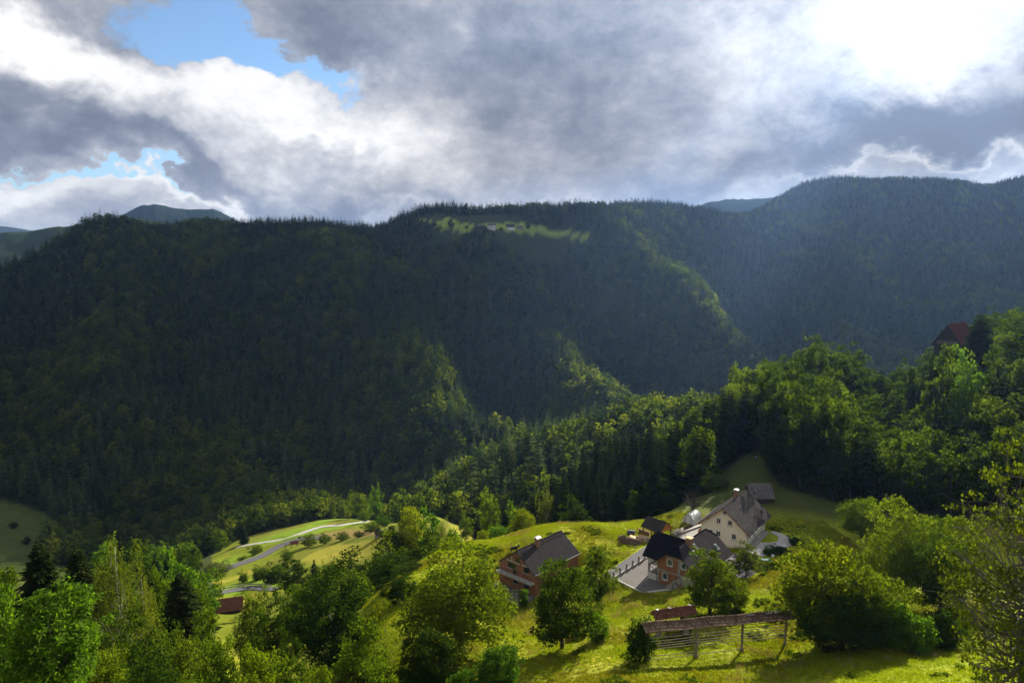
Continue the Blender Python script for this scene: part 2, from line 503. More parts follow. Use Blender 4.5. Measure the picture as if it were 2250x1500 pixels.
def relief(x, y):
    out = np.zeros(len(x))
    q = np.stack([x, y], 1)
    for P, amp, sg in RELIEF:
        A, B = P[:-1], P[1:]
        ab = B - A
        best = np.full(len(x), 1e18)
        for a, d_ in zip(A, ab):
            t = np.clip(((q - a) @ d_) / (d_ @ d_), 0, 1)
            best = np.minimum(best, ((q - a - t[:, None] * d_) ** 2).sum(1))
        out += amp * np.exp(-best / (sg * sg))
    return out

def zraw(x, y):
    x = np.atleast_1d(np.asarray(x, float)); y = np.atleast_1d(np.asarray(y, float))
    r = np.maximum(np.hypot(x, y), 6.0)
    th = np.clip(np.arctan2(x, y), -0.95, 0.95)
    Q = np.stack([th / SA, np.log(r) / SB], 1)
    out = np.empty(len(r))
    for i in range(0, len(r), 20000):
        q = Q[i:i + 20000]
        out[i:i + 20000] = _ker(q, _C) @ _W[:_n] + _W[_n] + q @ _W[_n + 1:]
    z = out * r
    g = np.clip((r - 560) / 300, 0, 1)
    z += g * (1 - 0.6 * np.clip((r - 1300) / 700, 0, 1)) * (18 * vnoise(x / 210, y / 210, 3) + 9 * vnoise(x / 95, y / 95, 4))
    far_ = np.where(r > 560)[0]
    if len(far_): z[far_] += np.clip((r[far_] - 560) / 90, 0, 1) * relief(x[far_], y[far_])
    z += np.clip((r - 60) / 60, 0, 1) * (0.35 * vnoise(x / 13, y / 13, 5) + 0.15 * vnoise(x / 5, y / 5, 6))
    return z

# levelled places: (centre x, y, half length, half width, angle, level, blend distance)
PADS = []
# roads: lists of world points with their half width
ROADS = []
def zfun(x, y):
    x = np.atleast_1d(np.asarray(x, float)); y = np.atleast_1d(np.asarray(y, float))
    z = zraw(x, y)
    for (cx, cy, hl, hw, an, lev, bl) in PADS:
        c, s = math.cos(an), math.sin(an)
        u = (x - cx) * c + (y - cy) * s
        v = -(x - cx) * s + (y - cy) * c
        dist = np.hypot(np.maximum(np.abs(u) - hl, 0), np.maximum(np.abs(v) - hw, 0))
        w = np.clip(1 - dist / bl, 0, 1)
        w = w * w * (3 - 2 * w)
        z = z * (1 - w) + lev * w
    for (P, hw, bl) in ROADS:
        lo = P[:, :2].min(0) - hw - bl; hi = P[:, :2].max(0) + hw + bl
        k = np.where((x > lo[0]) & (x < hi[0]) & (y > lo[1]) & (y < hi[1]))[0]
        if not len(k): continue
        A = P[:-1]; B = P[1:]
        ab = (B - A)[:, :2]
        L2 = (ab ** 2).sum(1)
        q = np.stack([x[k], y[k]], 1)
        tt = np.clip(((q[:, None, :] - A[None, :, :2]) * ab[None]).sum(-1) / L2, 0, 1)
        dd = np.hypot(q[:, None, 0] - (A[None, :, 0] + tt * ab[None, :, 0]), q[:, None, 1] - (A[None, :, 1] + tt * ab[None, :, 1]))
        i = dd.argmin(1); r_ = np.arange(len(k))
        zz = A[i, 2] + tt[r_, i] * (B[i, 2] - A[i, 2])
        w = np.clip(1 - (dd[r_, i] - hw) / bl, 0, 1)
        w = w * w * (3 - 2 * w)
        z[k] = z[k] * (1 - w) + zz * w
    return z

def gz(x, y):
    return float(zfun([x], [y])[0])

def hit(px, py, dmin=30.0, dmax=3500.0):
    """where the ray through a photograph pixel meets the ground"""
    ds = np.exp(np.linspace(math.log(dmin), math.log(dmax), 700))
    e = at(px, py, 1.0)
    x, y, z = e.x * ds, e.y * ds, e.z * ds
    k = np.where(z < zfun(x, y))[0]
    i = k[0] if len(k) else len(ds) - 1
    d = ds[i]
    if i > 0:
        fine = np.linspace(ds[i - 1], ds[i], 40)
        k2 = np.where(e.z * fine < zfun(e.x * fine, e.y * fine))[0]
        if len(k2): d = fine[k2[0]]
    return Vector((e.x * d, e.y * d, gz(e.x * d, e.y * d)))

# houses: (x, y, base level, angle)
HA = (0.79, 131.43, -64.5, R(-42.9))
HB = (30.39, 123.26, -60.4, R(-41.55))
HC = (46.87, 146.9, -61.4, R(-36.1))
def loc2(h, x, y, z=0.0):
    c, s = math.cos(h[3]), math.sin(h[3])
    return Vector((h[0] + x * c - y * s, h[1] + x * s + y * c, h[2] + z))
def pad(h, x0, x1, y0, y1, lev, bl):
    p = loc2(h, (x0 + x1) / 2, (y0 + y1) / 2)
    PADS.append((p.x, p.y, (x1 - x0) / 2, (y1 - y0) / 2, h[3], lev, bl))
pad(HC, 5.0, 13.4, -2.4, 14.4, -61.35, 5.0)
pad(HC, -5.2, 5.2, 2.0, 15.5, -61.8, 2.5)
pad(HB, -13.5, -10.2, -4.0, 16.0, -60.5, 5.0)
pad(HB, -10.2, -6.0, -3.6, 16.0, -60.5, 2.0)
pad(HB, -6.0, 0.2, -4.6, 2.0, -60.5, 2.0)
pad(HB, -4.2, 4.2, 0.5, 14.5, -60.8, 2.0)
pad(HA, -5.2, 5.2, -4.0, 14.5, -64.5, 2.2)

def road(pxs, hw, bl, step=6.0):
    pts = [hit(*p) for p in pxs]
    P = [np.array(p) for p in pts]
    out = []
    for i in range(len(P) - 1):                              # Catmull-Rom through the points
        p0, p1, p2, p3 = P[max(i - 1, 0)], P[i], P[i + 1], P[min(i + 2, len(P) - 1)]
        n = max(2, int(np.linalg.norm(p2 - p1) / step))
        for k in range(n):
            t = k / n
            out.append(0.5 * ((2 * p1) + (-p0 + p2) * t + (2 * p0 - 5 * p1 + 4 * p2 - p3) * t * t + (-p0 + 3 * p1 - 3 * p2 + p3) * t ** 3))
    out.append(P[-1])
    out = np.array(out)
    for _ in range(6):                                       # even out the grade
        out[1:-1, 2] = (out[:-2, 2] + out[1:-1, 2] * 2 + out[2:, 2]) / 4
    return out
VALLEY_ROAD = road([(488, 1254), (520, 1243), (573, 1222), (603, 1206), (627, 1195), (656, 1187), (693, 1182), (722, 1182)], 3.0, 5)
GRAVEL_PATH = road([(517, 1204), (549, 1197), (587, 1189), (627, 1180), (667, 1169), (707, 1159), (747, 1152), (812, 1145)], 1.8, 4)
LOWER_ROAD = road([(420, 1322), (464, 1312), (512, 1304), (555, 1299), (610, 1294)], 2.2, 4)
FAR_ROAD = road([(790, 1094), (810, 1086), (840, 1073), (867, 1064), (900, 1050)], 3.5, 6)
for P_, hw_, bl_ in ((VALLEY_ROAD, 3.4, 5), (GRAVEL_PATH, 2.0, 4), (LOWER_ROAD, 2.6, 4), (FAR_ROAD, 4.0, 6)):
    ROADS.append((P_, hw_, bl_))

# ------------------------------------------------------------------ what grows where
def poly_w(pxs, dmin=30.0):
    return np.array([tuple(hit(*p, dmin=dmin))[:2] for p in pxs])
def inside(poly, x, y):
    r = np.zeros(len(x), bool)
    n = len(poly)
    for i in range(n):
        x1, y1 = poly[i]; x2, y2 = poly[(i + 1) % n]
        c = ((y1 > y) != (y2 > y)) & (x < (x2 - x1) * (y - y1) / (y2 - y1 + 1e-12) + x1)
        r ^= c
    return r
def pxof(x, y):
    return 1125 + 1500 * np.tan(np.arctan2(x, y)) / 0.99
FARM = poly_w([(905, 486), (960, 488), (985, 478), (1010, 488), (1045, 494), (1100, 489), (1160, 491), (1190, 496), (1250, 505), (1296, 516), (1296, 527), (1250, 520), (1200, 512), (1130, 510), (1060, 506), (1000, 503), (960, 498)], 900)
VALLEY = poly_w([(425, 1232), (520, 1200), (560, 1180), (640, 1160), (720, 1142), (800, 1132), (822, 1150), (860, 1168), (1060, 1150), (1060, 1175), (960, 1212), (860, 1260), (640, 1330), (430, 1345)])
LEFTCLEAR = poly_w([(-150, 1090), (30, 1105), (110, 1135), (150, 1165), (120, 1215), (40, 1245), (-150, 1260)])
GOLD = [poly_w(p) for p in (
    [(690, 1212), (750, 1195), (800, 1188), (860, 1176), (868, 1188), (830, 1215), (780, 1232), (700, 1240), (660, 1232)],
    [(985, 1165), (1010, 1150), (1070, 1140), (1100, 1145), (1060, 1165), (1000, 1178)],
    [(425, 1300), (480, 1282), (560, 1258), (600, 1250), (600, 1244), (540, 1252), (440, 1285)],
    [(470, 1325), (560, 1303), (600, 1300), (560, 1335), (480, 1345)])]
LIME = [poly_w(p) for p in (
    [(440, 1312), (500, 1285), (570, 1262), (650, 1253), (650, 1275), (560, 1292)],
    [(560, 1200), (640, 1186), (720, 1165), (800, 1152), (800, 1146), (700, 1158), (560, 1196)],
    [(470, 1232), (520, 1222), (580, 1205), (560, 1222), (510, 1238)],
    [(545, 1195), (600, 1175), (680, 1152), (795, 1135), (800, 1140), (700, 1158), (600, 1183)])]
APRON = poly_w([(880, 492), (905, 484), (1296, 510), (1330, 545), (1250, 548), (1100, 540), (960, 535)], 900)
CUT = poly_w([(690, 1175), (760, 1162), (830, 1160), (840, 1172), (760, 1180), (700, 1184)])
_ex = np.array([1100, 1230, 1480, 1530, 1600, 1650, 1695, 1740, 1850, 2050, 2250, 2500])
_er = np.array([218, 196, 188, 200, 214, 226, 222, 196, 192, 184, 172, 165])
def forest_mask(x, y):
    r = np.hypot(x, y); px = pxof(x, y)
    m = r > 560
    m |= (px > 850) & (r > 400)
    m |= (px <= 850) & (r > 500)
    m |= (px < 420 + 0.25 * (r - 200)) & (px < 455) & (r > 215) & ~((px < 175) & (r > 235))
    m |= (px > 1000) & (r > 335)
    m |= (px > 1120) & (r > 250)
    m |= (px > 1225) & (r > np.interp(px, _ex, _er))
    m &= ~inside(FARM, x, y) & ~inside(VALLEY, x, y) & ~inside(LEFTCLEAR, x, y)
    for P in (FAR_ROAD, VALLEY_ROAD, GRAVEL_PATH):
        k = np.where(m & (r < 900))[0]
        if len(k):
            dd = np.hypot(x[k][:, None] - P[None, :, 0], y[k][:, None] - P[None, :, 1]).min(1)
            m[k[dd < 8]] = False
    return m

def build_ground():
    th = np.concatenate([np.radians(np.arange(-180, -52, 4.0)), np.radians(np.arange(-52, 52, 0.25)), np.radians(np.arange(52, 180.1, 4.0))])
    rr = np.concatenate([[0.5, 3], np.exp(np.arange(math.log(8), math.log(3200), 0.0115)), np.exp(np.arange(math.log(3230), math.log(26000), 0.08))])
    T, Rr = np.meshgrid(th, rr)
    x = (Rr * np.sin(T)).ravel(); y = (Rr * np.cos(T)).ravel()
    z = zfun(x, y)
    r = Rr.ravel()
    far = np.clip((r - 3300) / 2500, 0, 1)
    z = z * (1 - far) + (-90) * far
    nt_, nr = len(th), len(rr)
    i = np.arange(nr - 1)[:, None] * nt_ + np.arange(nt_ - 1)[None, :]
    i = i.ravel()
    F = np.stack([i, i + 1, i + nt_ + 1, i + nt_], 1)
    C = np.zeros((len(x), 4), np.float32)
    C[:] = (0.250, 0.300, 0.010, 1)                                # meadow
    n = vnoise(x / 17, y / 17, 21) * 0.5 + 0.5
    C[:, :3] = C[:, :3] * (0.8 + 0.4 * n[:, None])
    dry = np.clip(vnoise(x / 23 + 9, y / 23, 22) * 1.4, 0, 1)[:, None]
    C[:, :3] = C[:, :3] * (1 - 0.55 * dry) + np.array((0.22, 0.205, 0.02)) * 0.55 * dry
    px = pxof(x, y)
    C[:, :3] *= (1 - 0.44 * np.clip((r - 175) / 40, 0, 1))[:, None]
    for P in GOLD:
        C[inside(P, x, y), :3] = (0.23, 0.22, 0.018)
    for P in LIME:
        C[inside(P, x, y), :3] = (0.140, 0.215, 0.008)
    C[inside(CUT, x, y), :3] = (0.20, 0.15, 0.04)
    k = (r > 105) & (r < 190) & (px > 890) & (px < 1420) & (y > 139)
    C[k, :3] = C[k, :3] * 0.62 + np.array((0.27, 0.26, 0.02)) * 0.38     # drier knoll behind the brick house
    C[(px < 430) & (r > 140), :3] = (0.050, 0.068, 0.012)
    k = (r > 168) & (r < 260) & (px > 1470) & (px < 2300)  # rough grass by the wood, darkened to put tree shade into its colour
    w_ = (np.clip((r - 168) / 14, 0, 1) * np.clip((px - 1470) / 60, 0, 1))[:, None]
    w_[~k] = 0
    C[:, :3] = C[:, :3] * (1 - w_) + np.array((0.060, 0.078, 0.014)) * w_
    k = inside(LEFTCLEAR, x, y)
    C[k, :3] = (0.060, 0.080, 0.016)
    k = inside(FARM, x, y)
    C[k, :3] = (0.20, 0.27, 0.040)
    fm = forest_mask(x, y)
    C[fm, :3] = (0.026, 0.038, 0.011)
    m, t = new_mat('ground')
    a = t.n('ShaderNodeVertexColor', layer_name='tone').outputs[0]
    pos = t.n('ShaderNodeNewGeometry').outputs['Position']
    n1 = t.noise(pos, 0.9, 8, 0.7)
    n2 = t.noise(pos, 7.0, 4, 0.7)
    n3 = t.noise(pos, 0.14, 4, 0.6)
    f = t.math('MULTIPLY_ADD', t.math('SUBTRACT', n1, 0.5), 0.95, 1.10)
    f = t.math('MULTIPLY_ADD', t.math('SUBTRACT', n2, 0.5), 0.9, f)
    f = t.math('MULTIPLY_ADD', t.math('SUBTRACT', n3, 0.5), 0.7, f)
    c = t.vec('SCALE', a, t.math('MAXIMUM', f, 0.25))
    c = t.mix(t.smooth(n3, 0.52, 0.72), c, t.vec('MULTIPLY', c, (1.22, 0.98, 1.1)))
    finish(t, c, 0.95, 0.1, t.math('MULTIPLY_ADD', n2, 0.4, n1), 0.5, 0.75)
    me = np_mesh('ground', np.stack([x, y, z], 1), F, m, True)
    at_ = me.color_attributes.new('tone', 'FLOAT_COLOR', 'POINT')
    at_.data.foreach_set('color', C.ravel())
    o = link('ground', me)
    tag(o, 'grassy hillside, meadows and wooded slopes falling to the valley and rising beyond', None, None, 'structure')
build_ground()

M['asphalt'] = mat_plain('asphalt', (0.095, 0.092, 0.095), 0.9, 0.25, 0.5)
M['gravel'] = mat_plain('gravel', (0.42, 0.40, 0.37), 0.95, 0.3, 1.6)
M['paint'] = mat_plain('paint', (0.7, 0.7, 0.68), 0.7, 0.2, 1.0)
def ribbon(name, P, hw, mat, lift, label, kind='structure', off=0.0):
    V, F = [], []
    n = len(P)
    for i in range(n):
        a = P[min(i + 1, n - 1)] - P[max(i - 1, 0)]
        s = Vector((a[1], -a[0], 0)).normalized()
        p = Vector(P[i])
        for k, w in enumerate((-1, -0.5, 0, 0.5, 1)):
            q = p + s * (off + hw * w)
            V.append((q.x, q.y, p.z + lift + 0.04 * (1 - w * w)))
    for i in range(n - 1):
        for k in range(4):
            F.append((i * 5 + k, i * 5 + k + 1, i * 5 + 6 + k, i * 5 + 5 + k))
    b = MB(); b.add(V, F)
    o = b.build(name, mat, None, True)
    tag(o, label, None, None, kind)
    return o
ribbon('valley_road', VALLEY_ROAD, 2.5, M['asphalt'], 0.18, 'grey asphalt road winding along the valley between guard rails')
ribbon('gravel_path', GRAVEL_PATH, 1.5, M['gravel'], 0.18, 'pale gravel track crossing the bright valley meadow')
ribbon('lower_road', LOWER_ROAD, 1.9, M['asphalt'], 0.18, 'narrow grey road above the brown roofed barn at lower left')
ribbon('far_road', FAR_ROAD, 3.0, M['asphalt'], 0.22, 'short stretch of grey road at the mouth of the side valley')

# guard rails of the valley roads
M['galv'] = mat_plain('galv', (0.33, 0.34, 0.35), 0.5, 0.15, 1.0, 0.5, 0.4)
def guard_rail(P, off, i0, i1, label):
    pts = []
    for i in range(max(i0, 1), min(i1, len(P) - 1)):
        a = P[i + 1] - P[i - 1]
        s = Vector((a[1], -a[0], 0)).normalized()
        pts.append(Vector(P[i]) + s * off)
    root = empty('guard_rail', pts[0], 0, label, 'guard rail')
    o0 = pts[0].copy()
    b = MB()
    for a, c in zip(pts[:-1], pts[1:]):
        d = (c - a); n_ = Vector((d.y, -d.x, 0)).normalized() * 0.06
        ring = [a + n_ + Vector((0, 0, 0.45)), a - n_ + Vector((0, 0, 0.45)), a - n_ + Vector((0, 0, 0.85)), a + n_ + Vector((0, 0, 0.85))]
        b.prism([p - o0 for p in ring], (0, 0, 0), d)
    b.build('rail', M['galv'], root)
    pm = MB().box(-0.06, 0.06, -0.06, 0.06, -0.4, 0.8).mesh('post', M['galv'])
    for p in pts[::1]:
        link('post', pm, root).location = p - o0
guard_rail(VALLEY_ROAD, 3.3, 6, 26, 'grey steel guard rail on the near bend of the valley road')
guard_rail(VALLEY_ROAD, -3.3, 8, 60, 'grey steel guard rail along the far edge of the valley road')
guard_rail(LOWER_ROAD, -2.3, 1, 60, 'steel guard rail above the narrow road beside the brown barn')

# ------------------------------------------------------------------ trees
def unit(rs, n):
    v = rs.normal(size=(n, 3))
    return v / np.linalg.norm(v, axis=1, keepdims=True)

def kites(p0, d, side, w):
    """rhombic leaves: base points p0, axis vectors d, side vectors (unit), half widths w"""
    n = len(p0)
    V = np.empty((n, 4, 3))
    V[:, 0] = p0
    V[:, 1] = p0 + d * 0.45 + side * w[:, None]
    V[:, 2] = p0 + d
    V[:, 3] = p0 + d * 0.45 - side * w[:, None]
    return V.reshape(-1, 3), np.arange(4 * n).reshape(-1, 4)

def leaf_cloud(rs, centers, crad, per, size, up=0.5, flat=0.75, droop=0.0, center=None):
    n = len(centers) * per
    c = np.repeat(centers, per, 0)
    rad = np.repeat(crad, per)[:, None]
    u = unit(rs, n) * (rs.rand(n, 1) ** 0.45)
    u[:, 2] *= flat
    p = c + u * rad
    d = unit(rs, n)
    d[:, 2] -= droop
    d += u * 0.6
    d /= np.linalg.norm(d, axis=1, keepdims=True)
    nrm = unit(rs, n) * (1 - up) + np.array((0, 0, 1.0)) * up
    s = np.cross(d, nrm)
    s /= np.linalg.norm(s, axis=1, keepdims=True) + 1e-9
    L = size * (0.65 + 0.7 * rs.rand(n))
    return kites(p - d * L[:, None] * 0.5, d * L[:, None], s, L * 0.32)

def crown_points(rs, n, rx, z0, z1, top=0.62, core=0.30, lump=0.22):
    """clump centres through an uneven egg-shaped crown"""
    u = unit(rs, n)
    k = unit(rs, 6); ph = rs.rand(6) * 6.28
    lob = 1 + lump * np.sin(4.0 * (u @ k.T) + ph).sum(1) / 2.4
    r = (core + (1 - core) * rs.rand(n) ** 0.42) * lob
    h = (z1 - z0)
    zc = z0 + h * (1 - top)
    zz = np.where(u[:, 2] > 0, u[:, 2] * (z1 - zc), u[:, 2] * (zc - z0))
    return np.stack([u[:, 0] * r * rx, u[:, 1] * r * rx, zc + zz * r], 1)

def limb_mesh(name, rs, h, rbase, centers, n_limb, mat, lean=0.03, sub=0, trunk_top=0.72, att=(0.35, 0.35)):
    b = MB()
    tp = [Vector((lean * h * t * t * 2, math.sin(t * 5) * 0.012 * h, h * trunk_top * t - (0.5 if t == 0 else 0))) for t in np.linspace(0, 1, 7)]
    b.tube(tp, [rbase * (1.25 if i == 0 else 1) * (1 - 0.82 * i / 6) for i in range(7)], 7)
    idx = rs.choice(len(centers), min(n_limb, len(centers)), replace=False)
    for i in idx:
        c = Vector(centers[i])
        f = min(max((c.z / h) * (att[0] + att[1] * rs.rand()), 0.14), trunk_top * 0.95) / trunk_top
        j = f * 6
        a = tp[int(j)].lerp(tp[min(int(j) + 1, 6)], j - int(j))
        m1 = a.lerp(c, 0.4) + Vector((0, 0, -0.03 * h)) + Vector(rs.normal(size=3) * 0.02 * h)
        m2 = a.lerp(c, 0.75) + Vector(rs.normal(size=3) * 0.015 * h)
        r0 = rbase * (0.42 * (1 - 0.6 * f) + 0.04)
        b.tube([a, m1, m2, c], [r0, r0 * 0.62, r0 * 0.36, r0 * 0.12], 5, False)
        for _ in range(sub):
            q = m2.lerp(c, rs.rand()) + Vector(rs.normal(size=3) * 0.07 * h)
            b.tube([m1.lerp(m2, rs.rand()), m2.lerp(q, 0.5) + Vector(rs.normal(size=3) * 0.01 * h), q], [r0 * 0.30, r0 * 0.2, r0 * 0.07], 4, False)
    return b.mesh(name, mat, True)

def proto(name, crown, trunk):
    """tree prototype: crown and trunk meshes plus crown size"""
    return dict(name=name, crown=crown, trunk=trunk)

def broadleaf(name, seed, h, w, z0, clumps, per, leaf, mat, bark='bark', n_limb=26, top=0.62, core=0.30, lump=0.22, up=0.5, crad=0.15, droop=0.0, flat=0.75, sub=0, rbase=None, att=(0.35, 0.35), trunk_top=0.72):
    rs = np.random.RandomState(seed)
    c = crown_points(rs, clumps, w * 0.43, z0, h * 0.97, top, core, lump)
    cr = w * crad * (0.7 + 0.7 * rs.rand(clumps))
    V, F = leaf_cloud(rs, c, cr, per, leaf, up, flat, droop)
    crown = np_mesh(name + '_crown', V, F, M[mat])
    trunk = limb_mesh(name + '_trunk', rs, h, rbase or h * 0.020, c, n_limb, M[bark], 0.02, sub, trunk_top, att)
    return dict(crown=crown, trunk=trunk, h=h, w=w)

def spruce(name, seed, h, w, levels, nb, sprays, mat='needle', z0=0.06, expo=0.82):
    rs = np.random.RandomState(seed)
    P, D, S, W = [], [], [], []
    for i in range(levels):
        t = (i + rs.rand() * 0.6) / levels
        z = h * (z0 + (0.985 - z0) * t)
        Rr = 0.5 * w * ((1 - t) ** expo) * (0.80 + 0.4 * rs.rand()) + 0.012 * h * (1 - t)
        if t < 0.08: Rr *= 0.8
        k = max(4, int(nb * (1 - 0.45 * t)))
        a0 = rs.rand() * 6.28
        for j in range(k):
            a = a0 + 6.283 * (j + 0.7 * rs.rand()) / k
            L = Rr * (0.68 + 0.5 * rs.rand())
            dr = np.array((math.cos(a), math.sin(a), 0.0))
            sd = np.array((-math.sin(a), math.cos(a), 0.0))
            dz = -0.30 * L + 0.34 * L * t
            root = np.array((0, 0, z))
            if sprays <= 1:
                P.append(root); D.append(dr * L + np.array((0, 0, dz))); S.append(sd + np.array((0, 0, 0.5 * rs.normal()))); W.append(L * 0.30 + 0.05 * w * (1 - t))
            else:
                for q in range(sprays):
                    s = (q + 0.5 * rs.rand() + 0.3) / sprays
                    pt = root + dr * L * s * 0.82 + np.array((0, 0, dz * s * s))
                    sg = 1 if (q + j) % 2 else -1
                    dd = dr * (0.55 + 0.4 * rs.rand()) + sd * sg * (0.75 * (1 - s) + 0.25 * rs.rand()) + np.array((0, 0, -0.28 - 0.3 * rs.rand() + 0.3 * t))
                    ln = L * (0.42 - 0.16 * s) * (0.8 + 0.5 * rs.rand()) + 0.012 * h
                    P.append(pt); D.append(dd * ln); S.append(np.cross(dd, (rs.normal() * 0.5, rs.normal() * 0.5, 1.0))); W.append(ln * 0.26)
    P, D, S, W = np.array(P), np.array(D), np.array(S), np.array(W)
    S /= np.linalg.norm(S, axis=1, keepdims=True) + 1e-9
    V, F = kites(P, D, S, W)
    crown = np_mesh(name + '_crown', V, F, M[mat])
    b = MB().tube([(0, 0, -0.6), (0, 0, h * 0.3), (0, 0, h * 0.7), (0, 0, h)], [h * 0.016, h * 0.012, h * 0.006, h * 0.001], 6)
    return dict(crown=crown, trunk=b.mesh(name + '_trunk', M['bark'], True), h=h, w=w)

def place_tree(pr, name, loc, h, w, label, cat='tree', group=None, rz=None, crown_name='crown'):
    root = empty(name, loc, random.random() * 6.28 if rz is None else rz, label, cat, group)
    root.scale = (w / pr['w'], w / pr['w'], h / pr['h'])
    link('trunk', pr['trunk'], root)
    link(crown_name, pr['crown'], root)
    return root

PR = {}
def make_protos():
    # fine trees for the foreground
    PR['ash'] = broadleaf('ash', 1, 14, 9.5, 2.5, 250, 56, 0.42, 'leaf_ash', 'bark_ash', 44, 0.60, 0.25, 0.32, 0.62, 0.09, 0.35)
    PR['walnut'] = broadleaf('walnut', 2, 16, 18, 2.2, 420, 54, 0.42, 'leaf_walnut', 'bark', 80, 0.58, 0.25, 0.30, 0.55, 0.075, 0.1, sub=1, rbase=0.36)
    PR['lime'] = broadleaf('lime', 3, 15, 10, 1.6, 300, 54, 0.36, 'leaf_lime', 'bark', 44, 0.66, 0.25, 0.28, 0.5, 0.09)
    PR['maple'] = broadleaf('maple', 4, 14, 11, 1.8, 290, 54, 0.38, 'leaf_walnut', 'bark', 44, 0.60, 0.25, 0.30, 0.5, 0.09)
    PR['dark'] = broadleaf('dark', 5, 15, 12, 1.5, 280, 52, 0.40, 'leaf_dark', 'bark', 40, 0.60, 0.25, 0.30, 0.5, 0.095)
    PR['yellow'] = broadleaf('yellow', 6, 13, 12, 1.2, 280, 52, 0.40, 'leaf_yellow', 'bark', 40, 0.60, 0.25, 0.28, 0.55, 0.095)
    PR['pear'] = broadleaf('pear', 7, 8, 6, 1.6, 120, 60, 0.26, 'leaf_pear', 'bark', 26, 0.60, 0.25, 0.32, 0.5, 0.11, 0.3)
    PR['bush'] = broadleaf('bush', 8, 4.5, 4.5, 0.1, 90, 55, 0.24, 'leaf_dark', 'bark', 22, 0.62, 0.2, 0.25, 0.5, 0.14)
    PR['lightbush'] = broadleaf('lightbush', 9, 4.5, 4.5, 0.1, 90, 55, 0.26, 'leaf_ash', 'bark', 22, 0.62, 0.2, 0.25, 0.5, 0.14)
    PR['sparse'] = broadleaf('sparse', 10, 27, 22, 2.0, 500, 30, 0.40, 'leaf_crisp', 'bark_ash', 170, 0.62, 0.30, 0.25, 0.75, 0.05, 0.1, 0.40, sub=3, rbase=0.42, att=(0.72, 0.2), trunk_top=0.92)
    PR['spruce'] = spruce('spruce', 21, 26, 12, 58, 17, 13, 'needle_near', expo=0.66)
    PR['spruce2'] = spruce('spruce2', 22, 24, 11, 52, 17, 13, 'needle_near', expo=0.62)
    # birch: hanging strands
    rs = np.random.RandomState(31)
    c = crown_points(rs, 170, 4.2, 5.0, 21.0, 0.5, 0.25, 0.3)
    strands = []
    for p in c:
        for k in range(3):
            q = p + rs.normal(size=3) * 0.45
            n = 6 + rs.randint(8)
            for i in range(n):
                strands.append(q + np.array((rs.normal() * 0.10, rs.normal() * 0.10, -0.24 * i)))
    strands = np.array(strands)
    V, F = leaf_cloud(rs, strands, np.full(len(strands), 0.22), 3, 0.26, 0.3, 1.0, 0.9)
    PR['birch'] = dict(crown=np_mesh('birch_crown', V, F, M['leaf_birch']), trunk=limb_mesh('birch_trunk', rs, 22, 0.22, c, 46, M['bark_birch'], 0.01, 0, 0.93), h=22, w=10)
    # middle distance
    for i, (m_, top) in enumerate((('leaf_wood', .64), ('leaf_wood', .60), ('leaf_wood', .68), ('leaf_walnut', .58), ('leaf_ash', .6))):
        PR['mid%d' % i] = broadleaf('mid%d' % i, 40 + i, 21, 13, 2.0, 170, 26, 0.78, m_, 'bark', 16, top, 0.25, 0.34, 0.5, 0.10)
    PR['midpear'] = broadleaf('midpear', 47, 9, 7, 1.8, 70, 30, 0.45, 'leaf_willow', 'bark', 14, .6, 0.25, 0.25, 0.5, 0.13)
    PR['midbush'] = broadleaf('midbush', 48, 5, 6, 0.1, 70, 30, 0.45, 'leaf_lime', 'bark', 10, .62, 0.2, 0.25, 0.5, 0.14)
    PR['midtree'] = broadleaf('midtree', 49, 10, 8, 1.4, 80, 30, 0.5, 'leaf_lime', 'bark', 14, .6, 0.25, 0.25, 0.5, 0.13)
    for i in range(3):
        PR['midspruce%d' % i] = spruce('midspruce%d' % i, 60 + i, 25, 8.0 + i, 34, 11, 6, 'needle_mid')
    # far woods
    for i in range(4):
        PR['farspruce%d' % i] = spruce('farspruce%d' % i, 70 + i, 27, 7.4 + 0.5 * i, 19, 8, 1)
        PR['farbeech%d' % i] = broadleaf('farbeech%d' % i, 80 + i, 20, 12, 2.0, 42, 9, 1.9, ['leaf_far', 'leaf_beech', 'leaf_far', 'leaf_lime'][i], 'bark', 0, .6, 0.35, 0.22, 0.45, 0.15)
make_protos()

# ---- woods: one mass each, every tree a copy of one of eight far trees
wood_src = bpy.data.collections.new('wood_sources')
for i in range(4):
    wood_src.objects.link(bpy.data.objects.new('a_spruce_%d' % i, PR['farspruce%d' % i]['crown']))
for i in range(4):
    wood_src.objects.link(bpy.data.objects.new('b_beech_%d' % i, PR['farbeech%d' % i]['crown']))

def scatter_tree(src, name):
    ng = bpy.data.node_groups.new(name, 'GeometryNodeTree')
    ng.interface.new_socket(name='Geometry', in_out='INPUT', socket_type='NodeSocketGeometry')
    ng.interface.new_socket(name='Geometry', in_out='OUTPUT', socket_type='NodeSocketGeometry')
    N = ng.nodes.new; L = ng.links.new
    gi = N('NodeGroupInput'); go = N('NodeGroupOutput')
    ci = N('GeometryNodeCollectionInfo')
    ci.inputs['Collection'].default_value = src
    ci.inputs['Separate Children'].default_value = True
    ci.inputs['Reset Children'].default_value = True
    ip = N('GeometryNodeInstanceOnPoints')
    ip.inputs['Pick Instance'].default_value = True
    def attr(nm, ty):
        a = N('GeometryNodeInputNamedAttribute'); a.data_type = ty
        a.inputs['Name'].default_value = nm
        return a.outputs[0]
    L(gi.outputs[0], ip.inputs['Points'])
    L(ci.outputs[0], ip.inputs['Instance'])
    L(attr('kind_index', 'INT'), ip.inputs['Instance Index'])
    L(attr('turn', 'FLOAT_VECTOR'), ip.inputs['Rotation'])
    L(attr('size', 'FLOAT_VECTOR'), ip.inputs['Scale'])
    L(ip.outputs[0], go.inputs[0])
    return ng
